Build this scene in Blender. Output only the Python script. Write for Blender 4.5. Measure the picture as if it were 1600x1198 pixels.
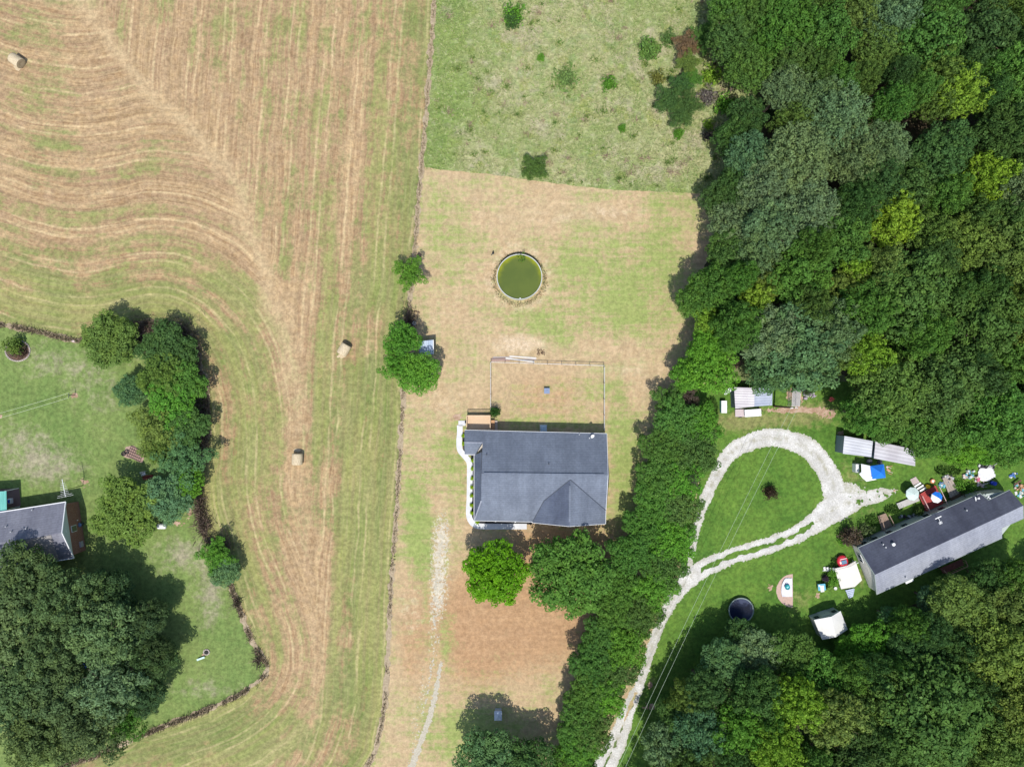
import bpy, bmesh, math, random
import numpy as np
from mathutils import Vector, Matrix
R = math.radians
for o in list(bpy.data.objects): bpy.data.objects.remove(o)
scene = bpy.context.scene
C = scene.collection

# ------------------------------------------------------------ camera, sky, sun
HC = 100.0          # height of the camera above the ground
S = 0.09            # metres of ground per photo pixel
cam = bpy.data.cameras.new('camera'); camo = bpy.data.objects.new('camera', cam); C.objects.link(camo)
camo.location = (0, 0, HC); camo.rotation_euler = (0, 0, 0)
cam.sensor_width = 36; cam.lens = 36*(HC/S)/1600.0; cam.clip_end = 6000; cam.clip_start = 1
scene.camera = camo
SUN_EL, SUN_AZ = R(66), R(-4)        # shadows fall to the photo's top, a touch to the right
sd = Vector((math.sin(SUN_AZ)*math.cos(SUN_EL), -math.cos(SUN_AZ)*math.cos(SUN_EL), math.sin(SUN_EL)))
w = bpy.data.worlds.new('World'); scene.world = w; w.use_nodes = True
nt = w.node_tree; bg = nt.nodes['Background']
sky = nt.nodes.new('ShaderNodeTexSky'); sky.sky_type = 'NISHITA'; sky.sun_disc = False
sky.sun_elevation = SUN_EL; sky.sun_rotation = math.atan2(sd.x, sd.y)
nt.links.new(sky.outputs[0], bg.inputs[0]); bg.inputs[1].default_value = 0.15
sl = bpy.data.lights.new('sun', 'SUN'); sl.energy = 4.0; sl.angle = R(0.5); sl.color = (1, .965, .9)
slo = bpy.data.objects.new('sun', sl); C.objects.link(slo)
slo.rotation_euler = sd.to_track_quat('Z', 'Y').to_euler(); slo.location = (0, 0, 80)
scene.view_settings.view_transform = 'Standard'; scene.view_settings.look = 'None'
scene.view_settings.exposure = 0.15; scene.view_settings.gamma = 1
scene.render.resolution_x = 1024; scene.render.resolution_y = 766
scene.render.engine = 'CYCLES'
scene.cycles.max_bounces = 5; scene.cycles.diffuse_bounces = 3; scene.cycles.transparent_max_bounces = 6

def P(px, py, z=0.0):
    k = (HC-z)/HC*S
    return Vector(((px-800)*k, (599-py)*k, z))
def on_plane(px, py, a, b, c):
    n = (b-a).cross(c-a); o = Vector((0, 0, HC)); d = P(px, py, 0)-o
    return o + d*((a-o).dot(n)/d.dot(n))

# ------------------------------------------------------------ node helpers
class NT:
    def __init__(s, name):
        s.m = bpy.data.materials.new(name); s.m.use_nodes = True
        s.t = s.m.node_tree; s.b = s.t.nodes['Principled BSDF']; s.out = s.t.nodes['Material Output']
        s.b.inputs['Roughness'].default_value = .85; s.b.inputs['Specular IOR Level'].default_value = .2
    def n(s, t, **k):
        x = s.t.nodes.new(t)
        for a, v in k.items(): setattr(x, a, v)
        return x
    def put(s, sock, v):
        if v is None: return
        if isinstance(v, bpy.types.NodeSocket): s.t.links.new(v, sock)
        elif isinstance(v, (tuple, list)) and len(v) == 3 and sock.type == 'RGBA': sock.default_value = (*v, 1)
        else: sock.default_value = v
    def math(s, op, a, b=None, c=None, clamp=False):
        x = s.n('ShaderNodeMath', operation=op, use_clamp=clamp)
        for i, v in enumerate((a, b, c)): s.put(x.inputs[i], v)
        return x.outputs[0]
    def attr(s, name): return s.n('ShaderNodeAttribute', attribute_name=name).outputs['Fac']
    def coord(s, which='Object'): return s.n('ShaderNodeTexCoord').outputs[which]
    def pos(s): return s.n('ShaderNodeNewGeometry').outputs['Position']
    def xyz(s, x=0, y=0, z=0):
        c = s.n('ShaderNodeCombineXYZ')
        for i, v in enumerate((x, y, z)): s.put(c.inputs[i], v)
        return c.outputs[0]
    def mapp(s, v, scale=(1, 1, 1), rot=(0, 0, 0), loc=(0, 0, 0)):
        m = s.n('ShaderNodeMapping'); s.put(m.inputs[0], v); m.inputs['Scale'].default_value = scale
        m.inputs['Rotation'].default_value = rot; m.inputs['Location'].default_value = loc
        return m.outputs[0]
    def noise(s, v, scale, detail=3, rough=.55, dist=0):
        x = s.n('ShaderNodeTexNoise'); s.put(x.inputs['Vector'], v); x.inputs['Scale'].default_value = scale
        x.inputs['Detail'].default_value = detail; x.inputs['Roughness'].default_value = rough
        x.inputs['Distortion'].default_value = dist
        return x.outputs['Fac']
    def vor(s, v, scale, feat='F1'):
        x = s.n('ShaderNodeTexVoronoi', feature=feat); s.put(x.inputs['Vector'], v); x.inputs['Scale'].default_value = scale
        return x
    def sn(s, v, scale, detail=4, rough=.62, dist=0): return s.step(s.noise(v, scale, detail, rough, dist), .32, .68)
    def step(s, v, a, b):
        x = s.n('ShaderNodeMapRange', interpolation_type='SMOOTHSTEP'); s.put(x.inputs[0], v)
        s.put(x.inputs[1], a); s.put(x.inputs[2], b)
        return x.outputs[0]
    def mix(s, f, a, b, mode='MIX'):
        x = s.n('ShaderNodeMix', data_type='RGBA', blend_type=mode)
        s.put(x.inputs[0], f); s.put(x.inputs[6], a); s.put(x.inputs[7], b)
        return x.outputs[2]
    def scale(s, col, f): return s.mix(1.0, col, s.xyz(f, f, f), 'MULTIPLY')
    def bump(s, h, strength=.4, dist=.05):
        x = s.n('ShaderNodeBump'); s.put(x.inputs['Height'], h); x.inputs['Strength'].default_value = strength
        x.inputs['Distance'].default_value = dist
        s.t.links.new(x.outputs[0], s.b.inputs['Normal'])
    def col(s, c): s.put(s.b.inputs['Base Color'], c)

_mats = {}
def mat(name, col=0, rough=.8, var=.15, scale=3, metal=0, spec=.2, bump=.0, alpha=None):
    if name in _mats: return _mats[name]
    n = NT(name); v = n.coord()
    f = n.noise(v, scale, 4, .6)
    k = n.math('MULTIPLY_ADD', f, 2*var, 1-var)
    g = n.noise(v, scale*7, 2, .6)
    k = n.math('MULTIPLY', k, n.math('MULTIPLY_ADD', g, var, 1-var*.5))
    n.col(n.scale(tuple(col), k))
    n.b.inputs['Roughness'].default_value = rough; n.b.inputs['Metallic'].default_value = metal
    n.b.inputs['Specular IOR Level'].default_value = spec
    if bump: n.bump(g, bump, .03)
    _mats[name] = n.m
    return n.m

# ------------------------------------------------------------ object helpers
def tag(o, label=None, cat=None, group=None, kind=None):
    if label: o['label'] = label
    if cat: o['category'] = cat
    if group: o['group'] = group
    if kind: o['kind'] = kind
    return o
def thing(name, loc, label, cat, rz=0, group=None):
    o = bpy.data.objects.new(name, None); C.objects.link(o); o.empty_display_size = .3
    o.location = loc; o.rotation_euler = (0, 0, rz)
    return tag(o, label, cat, group)
def mw(o):
    if o is None: return Matrix()
    m = Matrix.Translation(o.location) @ o.rotation_euler.to_matrix().to_4x4()
    return (mw(o.parent) @ m) if o.parent else m
class MB:
    def __init__(s): s.v = []; s.f = []
    def add(s, vs, fs):
        k = len(s.v); s.v += [Vector(a) for a in vs]; s.f += [tuple(i+k for i in f) for f in fs]; return s
    def poly(s, vs): return s.add(vs, [tuple(range(len(vs)))])
    def box(s, c, size, rz=0, m=None):
        hx, hy, hz = [a/2 for a in size]; c = Vector(c)
        rot = m or Matrix.Rotation(rz, 3, 'Z')
        vs = [c + rot @ Vector((x*hx, y*hy, z*hz)) for x, y, z in
              ((-1,-1,-1),(1,-1,-1),(1,1,-1),(-1,1,-1),(-1,-1,1),(1,-1,1),(1,1,1),(-1,1,1))]
        return s.add(vs, [(0,3,2,1),(4,5,6,7),(0,1,5,4),(1,2,6,5),(2,3,7,6),(3,0,4,7)])
    def prism(s, pts, z0, z1):
        n = len(pts); z0s = z0 if hasattr(z0, '__len__') else [z0]*n; z1s = z1 if hasattr(z1, '__len__') else [z1]*n
        a = sum(pts[i][0]*pts[(i+1)%n][1]-pts[(i+1)%n][0]*pts[i][1] for i in range(n))
        if a < 0: pts = pts[::-1]; z0s = z0s[::-1]; z1s = z1s[::-1]
        vs = [(p[0], p[1], z) for p, z in zip(pts, z0s)]+[(p[0], p[1], z) for p, z in zip(pts, z1s)]
        return s.add(vs, [tuple(range(n))[::-1], tuple(range(n, 2*n))]+[(i, (i+1)%n, n+(i+1)%n, n+i) for i in range(n)])
    def lathe(s, c, prof, n=20, m=None, sx=1, sy=1):
        c = Vector(c); vs = []; fs = []
        for r, z in prof:
            for i in range(n):
                a = 2*math.pi*i/n; p = Vector((r*math.cos(a)*sx, r*math.sin(a)*sy, z))
                vs.append(c + (m @ p if m else p))
        for j in range(len(prof)-1):
            for i in range(n):
                fs.append((j*n+i, j*n+(i+1)%n, (j+1)*n+(i+1)%n, (j+1)*n+i))
        zs = [q[1] for q in prof]; ring = abs(zs[0]-zs[-1]) < .02 or max(zs)-min(zs) < .065
        if prof[0][0] > 1e-4 and not ring: fs.append(tuple(range(n))[::-1])
        if prof[-1][0] > 1e-4 and not ring: k = (len(prof)-1)*n; fs.append(tuple(k+i for i in range(n)))
        return s.add(vs, fs)
    def cyl(s, c, r, z0, z1, n=16): return s.lathe((c[0], c[1], 0), [(r, z0), (r, z1)], n)
    def tube(s, a, b, r, r2=None, n=8):
        a = Vector(a); b = Vector(b); d = b-a
        if d.length < 1e-6: return s
        m = d.to_track_quat('Z', 'Y').to_matrix()
        return s.lathe(a, [(r, 0), (r if r2 is None else r2, d.length)], n, m)
    def bar(s, a, b, wd, hg):
        a = Vector(a); b = Vector(b); d = b-a
        m = d.to_track_quat('X', 'Z').to_matrix()
        return s.box((a+b)/2, (d.length, wd, hg), m=m)
    def build(s, name, m, parent=None, smooth=False, bevel=0, solid=0, merge=False):
        inv = mw(parent).inverted()
        me = bpy.data.meshes.new(name); me.from_pydata([inv @ v for v in s.v], [], s.f)
        if merge:
            bm = bmesh.new(); bm.from_mesh(me); bmesh.ops.remove_doubles(bm, verts=bm.verts, dist=.004); bm.to_mesh(me); bm.free()
        me.validate(); me.update()
        if smooth: me.polygons.foreach_set('use_smooth', [True]*len(me.polygons))
        me.materials.append(m)
        o = bpy.data.objects.new(name, me); C.objects.link(o)
        if parent: o.parent = parent
        if solid:
            k = o.modifiers.new('s', 'SOLIDIFY'); k.thickness = solid; k.offset = -1
        if bevel:
            k = o.modifiers.new('b', 'BEVEL'); k.width = bevel; k.segments = 2; k.limit_method = 'ANGLE'
        return o
def copy_tree(o, parent=None):
    c = o.copy(); C.objects.link(c); c.parent = parent
    for ch in [x for x in bpy.data.objects if x.parent == o]: copy_tree(ch, c)
    return c

# ------------------------------------------------------------ numpy noise and distance helpers
rng = np.random.default_rng(7)
_tab = rng.random((512, 512))
def vnoise(x, y):
    xi = np.floor(x).astype(int); yi = np.floor(y).astype(int); fx = x-xi; fy = y-yi
    fx = fx*fx*(3-2*fx); fy = fy*fy*(3-2*fy)
    g = lambda a, b: _tab[a % 512, b % 512]
    return (g(xi, yi)*(1-fx)+g(xi+1, yi)*fx)*(1-fy)+(g(xi, yi+1)*(1-fx)+g(xi+1, yi+1)*fx)*fy
def fbm(x, y, sc, oct=4, off=0):
    s = 0; a = .5; t = 0; x = x/sc+off*17.3; y = y/sc+off*9.1
    for i in range(oct): s = s+a*vnoise(x, y); t += a; a *= .5; x = x*2.03+5.1; y = y*2.03+1.7
    return s/t-.5
def dpoly(x, y, pts, closed=False, width=None):
    d = np.full(x.shape, 1e9); u = np.zeros(x.shape); L = 0
    n = len(pts)
    for i in range(n if closed else n-1):
        ax, ay = pts[i][:2]; bx, by = pts[(i+1) % n][:2]
        dx, dy = bx-ax, by-ay; l2 = dx*dx+dy*dy
        t = np.clip(((x-ax)*dx+(y-ay)*dy)/l2, 0, 1)
        q = np.hypot(x-ax-t*dx, y-ay-t*dy)
        if width is not None: q = q-(width[i]*(1-t)+width[(i+1) % n]*t)/2
        m = q < d; d = np.where(m, q, d); u = np.where(m, L+t*math.sqrt(l2), u); L += math.sqrt(l2)
    return d, u
def inside(x, y, pts):
    r = np.zeros(x.shape, bool); n = len(pts)
    for i in range(n):
        ax, ay = pts[i]; bx, by = pts[(i+1) % n]
        if ay == by: continue
        c = ((ay > y) != (by > y)) & (x < (bx-ax)*(y-ay)/(by-ay)+ax); r ^= c
    return r
def sdf(x, y, pts):
    d, _ = dpoly(x, y, pts, True); return np.where(inside(x, y, pts), -d, d)
def smooth(pts, n=8):
    out = []; p = [pts[0]]+list(pts)+[pts[-1]]
    for i in range(1, len(p)-2):
        for k in range(n):
            t = k/n; r = []
            for j in range(len(p[1])):
                a, b, c, d = p[i-1][j], p[i][j], p[i+1][j], p[i+2][j]
                r.append(.5*(2*b+(c-a)*t+(2*a-5*b+4*c-d)*t*t+(3*b-3*c+d-a)*t**3))
            out.append(tuple(r))
    out.append(tuple(pts[-1])); return out
def blobs(x, y, L):
    s = 0
    for bx, by, rx, ry, a in L: s = s+a*np.exp(-((x-bx)/rx)**2-((y-by)/ry)**2)
    return s

def region(name, f, bbox, step, z, m, attrs={}, kind='structure', label=None):
    """a ground sheet, cut out of a grid where f(x, y) < 0 (photo pixels used as ground coordinates)"""
    x0, y0, x1, y1 = bbox
    xs = np.arange(x0, x1+step, step); ys = np.arange(y0, y1+step, step)
    X, Y = np.meshgrid(xs, ys, indexing='ij'); F = f(X, Y); F = np.where(np.abs(F) < 1e-4, -1e-4, F)
    nx, ny = X.shape; idx = np.arange(nx*ny).reshape(nx, ny)
    a, b, c, d = idx[:-1, :-1].ravel(), idx[1:, :-1].ravel(), idx[1:, 1:].ravel(), idx[:-1, 1:].ravel()
    Fv = F.ravel(); inn = Fv < 0
    cnt = inn[a]*1+inn[b]*1+inn[c]*1+inn[d]*1
    full = cnt == 4
    faces = [list(q) for q in zip(d[full], c[full], b[full], a[full])]
    px = list(X.ravel()); py = list(Y.ravel()); cache = {}
    def cut(i, j):
        k = (i, j) if i < j else (j, i)
        if k not in cache:
            t = Fv[k[0]]/(Fv[k[0]]-Fv[k[1]]); cache[k] = len(px)
            px.append(px[k[0]]*(1-t)+px[k[1]]*t); py.append(py[k[0]]*(1-t)+py[k[1]]*t)
        return cache[k]
    for q in np.nonzero((cnt > 0) & ~full)[0]:
        ring = (d[q], c[q], b[q], a[q])
        for tri in ((ring[0], ring[1], ring[2]), (ring[0], ring[2], ring[3])):
            o = []
            for k in range(3):
                i, j = tri[k], tri[(k+1) % 3]
                if inn[i]: o.append(i)
                if inn[i] != inn[j]: o.append(cut(i, j))
            if len(o) >= 3: faces.append(o)
    px = np.array(px); py = np.array(py)
    used = np.zeros(len(px), bool); ls = np.array([len(q) for q in faces]); li = np.concatenate([np.array(q) for q in faces])
    used[li] = True; new = np.cumsum(used)-1; li = new[li]; px = px[used]; py = py[used]
    me = bpy.data.meshes.new(name); me.vertices.add(len(px))
    co = np.stack([(px-800)*S, (599-py)*S, np.full(len(px), z)], 1)
    me.vertices.foreach_set('co', co.ravel())
    me.loops.add(len(li)); me.loops.foreach_set('vertex_index', li.astype(np.int32))
    me.polygons.add(len(ls)); me.polygons.foreach_set('loop_start', (np.cumsum(ls)-ls).astype(np.int32))
    me.update(calc_edges=True); me.validate()
    for an, fn in attrs.items():
        at = me.attributes.new(an, 'FLOAT', 'POINT'); at.data.foreach_set('value', np.asarray(fn(px, py), dtype=np.float32)*np.ones(len(px), np.float32))
    me.materials.append(m)
    o = bpy.data.objects.new(name, me); C.objects.link(o); o['kind'] = kind
    if label: o['label'] = label
    return o

# ------------------------------------------------------------ ground shapes (photo pixels)
FENCE = smooth([(690,-420),(684,-200),(679,-20),(674,60),(666,170),(656,290),(647,400),(636,520),(629,640),(622,760),(612,900),(607,1000),(602,1090),(592,1150),(574,1195),(500,1290),(380,1420)], 6)
EDGE = smooth([(-420,440),(-200,470),(-40,500),(60,518),(130,532),(205,508),(285,512),(316,580),(326,660),(312,760),(318,830),(352,890),(374,950),(396,1005),(418,1045),(385,1078),(330,1105),(262,1132),(205,1155),(120,1190),(-60,1245),(-420,1330)], 6)
FLOW = smooth([(-420,405),(-200,430),(-60,452),(0,468),(60,488),(120,497),(180,490),(240,480),(290,495),(340,545),(362,610),(368,690),(366,770),(384,850),(412,930),(436,1000),(432,1060),(385,1115),(300,1158),(200,1188),(100,1220),(-60,1270),(-420,1370)], 6)
SEAM = [(60,-420),(120,-60),(150,30),(210,110),(270,175),(330,235),(372,300),(405,390),(432,470),(452,560),(462,640),(470,760),(480,880),(500,1000),(500,1100),(420,1200),(250,1420)]
def fence_x(y): p = np.array(FENCE); return np.interp(y, p[:, 1], p[:, 0])
def seam_x(y): p = np.array(SEAM); return np.interp(y, p[:, 1], p[:, 0])
HAY = [(-420,-420)]+FENCE+EDGE[::-1]
LAWN_W = EDGE+[(-420,1330)]
FOREST = [(1112,-420),(1112,0),(1114,50),(1122,90),(1150,130),(1166,165),(1150,210),(1122,240),(1114,300),(1100,335),(1085,380),(1070,425),(1056,460),(1062,500),(1056,545),(1052,606),(1140,612),(1165,598),(1236,606),(1290,600),(1318,625),(1322,680),(1372,692),(1420,715),(1442,730),(1500,728),(1600,735),(2050,735),(2050,-420)]
WOODS2 = [(930,1420),(985,1210),(1010,1140),(1040,1085),(1075,1040),(1105,1000),(1140,988),(1200,985),(1262,990),(1300,1005),(1345,985),(1380,940),(1440,912),(1500,885),(1560,862),(1640,845),(2050,800),(2050,1420)]

# base of everything
def ground():
    n = NT('rough_grass'); p = n.pos()
    a = n.noise(p, .06, 5); b = n.noise(p, 1.5, 5)
    c = n.mix(n.step(a, .4, .6), (.10, .15, .045), (.17, .18, .08)); c = n.scale(c, n.math('MULTIPLY_ADD', b, .8, .6)); n.col(c)
    n.bump(b, .6, .08)
    mb = MB(); N = 24; L = 3000
    mb.add([(-L+2*L*i/N, -L+2*L*j/N, 0) for i in range(N+1) for j in range(N+1)],
           [(i*(N+1)+j, (i+1)*(N+1)+j, (i+1)*(N+1)+j+1, i*(N+1)+j+1) for i in range(N) for j in range(N)])
    tag(mb.build('ground', n.m), kind='structure')
ground()

def speckle(n, p, col, amt=.35, sc=5.0):
    a = n.sn(p, sc*.45, 3, .75); b = n.noise(p, sc*1.9, 2, .7); m = n.sn(p, sc*.13, 4, .7)
    k = n.math('ADD', n.math('MULTIPLY_ADD', a, 2*amt, 1-amt), n.math('MULTIPLY_ADD', b, amt*1.6, -amt*.8))
    k = n.math('ADD', k, n.math('MULTIPLY_ADD', m, amt*.7, -amt*.35))
    return n.scale(col, k), a

def hay_mat():
    n = NT('hay_stubble'); p = n.pos()
    res = []
    for s in ('l', 'r'):
        v = n.attr('v'+s); u = n.attr('u'+s)
        wv = n.math('ADD', v, n.math('MULTIPLY_ADD', n.noise(p, .12, 2), 1.2, -.6))
        fine = n.noise(n.xyz(n.math('MULTIPLY', wv, 2.4), n.math('MULTIPLY', u, .11), 3.1), 1.0, 4, .68)
        broad = n.noise(n.xyz(n.math('MULTIPLY', wv, .45), n.math('MULTIPLY', u, .035), 9.7), 1.0, 2, .5)
        fr = n.math('FRACT', n.math('DIVIDE', wv, 4.75))
        tri = n.math('ABSOLUTE', n.math('SUBTRACT', fr, .5))
        dl = n.math('ABSOLUTE', n.math('SUBTRACT', tri, .125))
        br = n.noise(n.xyz(n.math('MULTIPLY', wv, .7), n.math('MULTIPLY', u, .13), 5), 1.0, 2, .5)
        line = n.math('MULTIPLY', n.step(dl, .055, .008), n.step(br, .41, .56))
        # a tread with darker, shorter stubble beside each line
        tread = n.step(n.math('ABSOLUTE', n.math('SUBTRACT', tri, .32)), .1, .0)
        res.append((fine, broad, line, tread))
    wz = n.attr('w')
    def mx(i):
        x = n.n('ShaderNodeMix', data_type='FLOAT'); n.put(x.inputs[0], wz); n.put(x.inputs[2], res[0][i]); n.put(x.inputs[3], res[1][i]); return x.outputs[0]
    fine, broad, line, tread = [mx(i) for i in range(4)]
    patch = n.sn(p, .13, 6, .66); patch2 = n.sn(p, .7, 5, .72)
    fs_ = n.step(fine, .33, .67); bs_ = n.step(broad, .36, .64); g = n.attr('g')
    t = n.math('ADD', g, n.math('MULTIPLY_ADD', patch, .62, -.31))
    t = n.math('ADD', t, n.math('MULTIPLY_ADD', bs_, .55, -.275))
    t = n.math('ADD', t, n.math('MULTIPLY_ADD', fs_, .42, -.21))
    t = n.math('ADD', t, n.math('MULTIPLY_ADD', patch2, .44, -.22))
    gm = n.step(t, .15, .88)
    tan = n.mix(fs_, (.275, .172, .085), (.455, .32, .168))
    tan = n.mix(n.math('MULTIPLY', patch2, .5), tan, (.38, .27, .17))
    tan = n.mix(n.math('MULTIPLY', bs_, .3), tan, (.30, .20, .13))
    grn = n.mix(bs_, (.145, .18, .045), (.27, .265, .085))
    grn = n.mix(n.math('MULTIPLY', patch, .5), grn, (.135, .20, .05)); grn = n.mix(n.math('MULTIPLY', fs_, .5), grn, (.31, .265, .13))
    c = n.mix(gm, tan, grn)
    c = n.mix(n.math('MULTIPLY', tread, .26), c, (.21, .155, .08))
    lm = n.math('MULTIPLY', n.math('MULTIPLY', line, n.math('MULTIPLY_ADD', gm, -.2, .66)), n.math('MULTIPLY_ADD', patch2, .7, .3))
    c = n.mix(lm, c, (.58, .45, .25))
    c = n.mix(n.math('MULTIPLY', n.attr('t'), n.math('MULTIPLY_ADD', patch2, .55, .35)), c, (.47, .35, .20))
    c, a = speckle(n, p, c, .21, 3.6)
    n.col(c); n.bump(n.math('ADD', a, fine), .5, .07)
    return n.m
def dfl(x, y, pts): d, u = dpoly(x, y, pts); return d
def hay_attrs():
    cache = {}
    def flow(x, y):
        k = len(x)
        if k not in cache: cache[k] = dpoly(x, y, FLOW)
        return cache[k]
    def sgn(x, y): return np.where(inside(x, y, FLOW+[(-420, 1370)]), -1, 1)
    FX = np.array([q for q in FLOW if q[1] < 500 and q[0] < 300])
    def vl(x, y):
        k = np.clip((290-x)/150, 0, 1); k = k*k*(3-2*k)*(y < 560)
        return (flow(x, y)[0]*sgn(x, y)*(1-k)+(np.interp(x, FX[:, 0], FX[:, 1])-y)*k)*S
    def ul(x, y):
        k = np.clip((290-x)/150, 0, 1)*(y < 560)
        return (flow(x, y)[1]*(1-k)+(x+450)*1.03*k)*S
    def vr(x, y): return (fence_x(y)-x)*S + 2.3
    def ur(x, y): return y*S
    def ww(x, y):
        d = x-seam_x(y)+fbm(x, y, 40, 3)*60
        return np.clip(d/46+.5, 0, 1)
    def g(x, y):
        df = fence_x(y)-x; de = dfl(x, y, EDGE)
        s = .25+.75*np.exp(-(df/62)**2)+.6*np.exp(-(de/75)**2)
        s = s+blobs(x, y, [(560,900,75,330,.55),(330,900,70,200,.35),(80,430,260,70,.28),(330,1150,170,60,.35),(520,300,60,400,.12),(60,250,160,60,.08),
                           (480,960,45,110,-.45),(440,560,40,120,-.2),(470,1060,60,50,-.3),(420,600,60,60,.15),(380,520,40,60,.15),(250,120,160,110,-.25),(330,260,60,60,-.3),(480,640,60,60,.15),(560,620,60,100,.25)])
        return s
    def tr(x, y):     # the well-driven diagonal where both mowing patterns meet
        d = np.abs(x-seam_x(y)+3+fbm(x, y, 60, 3)*40)
        return np.clip(1.0-d/24, 0, 1)*np.clip((760-y)/200, .25, 1)
    return dict(vl=vl, ul=ul, vr=vr, ur=ur, w=ww, g=g, t=tr)
region('hay_field', lambda x, y: sdf(x, y, HAY), (-420, -420, 700, 1420), 4, .004, hay_mat(), hay_attrs())

def lawn_mat(name, c1, c2, c3, sc=.12, streak=.0, sp=.22, rot=0):
    n = NT(name); p = n.pos()
    a = n.sn(p, sc, 6, .65); b = n.sn(p, sc*6, 5, .7)
    c = n.mix(n.math('ADD', n.math('MULTIPLY', a, .65), n.math('MULTIPLY', b, .35)), c1, c2)
    d = n.math('ADD', n.attr('d'), n.math('MULTIPLY_ADD', b, .5, -.25)); d = n.math('ADD', d, n.math('MULTIPLY_ADD', a, .3, -.15))
    c = n.mix(n.math('MULTIPLY', n.step(d, .2, .95), .9), c, c3)
    if streak:
        q = n.mapp(p, (.9, .06, 1), (0, 0, rot)); s = n.sn(q, 1.4, 2)
        c = n.scale(c, n.math('MULTIPLY_ADD', s, streak*2, 1-streak))
    c, k = speckle(n, p, c, sp, 3.8); n.col(c); n.bump(k, .5, .05)
    return n.m
# west lawn
region('lawn', lambda x, y: sdf(x, y, LAWN_W), (-420, 400, 440, 1420), 5, .008,
       lawn_mat('mown_lawn', (.118,.185,.048), (.180,.228,.068), (.30,.265,.18), streak=.06, rot=.5),
       dict(d=lambda x, y: blobs(x, y, [(75,720,70,32,.7),(60,742,60,18,.35),(85,560,60,40,.4),(160,610,50,60,.35),(330,940,22,60,.6),(290,860,40,20,.5),(330,1075,90,18,.55),(40,680,60,30,.4),(270,880,50,30,.3)])+fbm(x, y, 120, 4)*.3))

# meadow of rough grass
MEADOW = [(2*0+640,-420)]+[(x, y) for x, y in FENCE if y < 262]+[(659,268),(700,269),(760,275),(870,290),(960,300),(1110,306),(1180,310),(1180,-420)]
def meadow_mat():
    n = NT('meadow_grass'); p = n.pos()
    a = n.sn(p, .10, 6, .66); b = n.sn(p, .6, 6, .72); d = n.noise(p, 1.8, 4, .7, .8); e = n.sn(p, .25, 4, .6, 1.5)
    g = n.math('ADD', n.attr('g'), n.math('MULTIPLY_ADD', a, .5, -.25)); g = n.math('ADD', g, n.math('MULTIPLY_ADD', b, .5, -.25)); g = n.math('ADD', g, n.math('MULTIPLY_ADD', e, .3, -.15))
    c = n.mix(b, (.22, .295, .09), (.38, .36, .18))
    c = n.mix(n.math('MULTIPLY', n.sn(p, .18, 5, .7, .6), .65), c, (.38, .36, .19))
    c = n.mix(n.math('MULTIPLY', n.step(e, .5, 1), .55), c, (.19, .27, .10)); c = n.mix(n.math('MULTIPLY', n.step(n.sn(p, .33, 4, .6), .75, 1), .6), c, (.27, .30, .07))
    c = n.mix(n.math('MULTIPLY', n.step(n.sn(p, .16, 6, .74), .5, .95), .6), c, (.42, .35, .25)); c = n.mix(n.math('MULTIPLY', n.step(g, .15, 1.1), .9), c, n.mix(e, (.145, .235, .052), (.225, .29, .078)))
    c = n.mix(n.math('MULTIPLY', n.step(d, .52, .72), .5), c, (.44, .41, .28))
    c = n.mix(n.math('MULTIPLY', n.step(d, .45, .25), .5), c, (.12, .17, .07))
    c, k = speckle(n, p, c, .16, 4.0); n.col(c); n.bump(n.math('ADD', d, k), .8, .15); return n.m
def meadow_g(x, y):
    return (.2+.75*np.exp(-((x-fence_x(y)-22)/48)**2)+blobs(x, y, [(1090,280,200,24,.25),(900,300,300,14,.6),(1000,20,80,60,.3),(760,120,60,80,.3),(900,210,160,25,.3),(980,90,20,100,.3),
             (880,70,90,50,-.35),(1120,170,40,60,.2),(880,230,60,20,.2)]))
region('meadow', lambda x, y: sdf(x, y, MEADOW)+fbm(x, y, 7, 3)*6+fbm(x, y, 2.5, 2, 3)*5, (640, -420, 1190, 320), 3, .012, meadow_mat(), dict(g=meadow_g))

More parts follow.
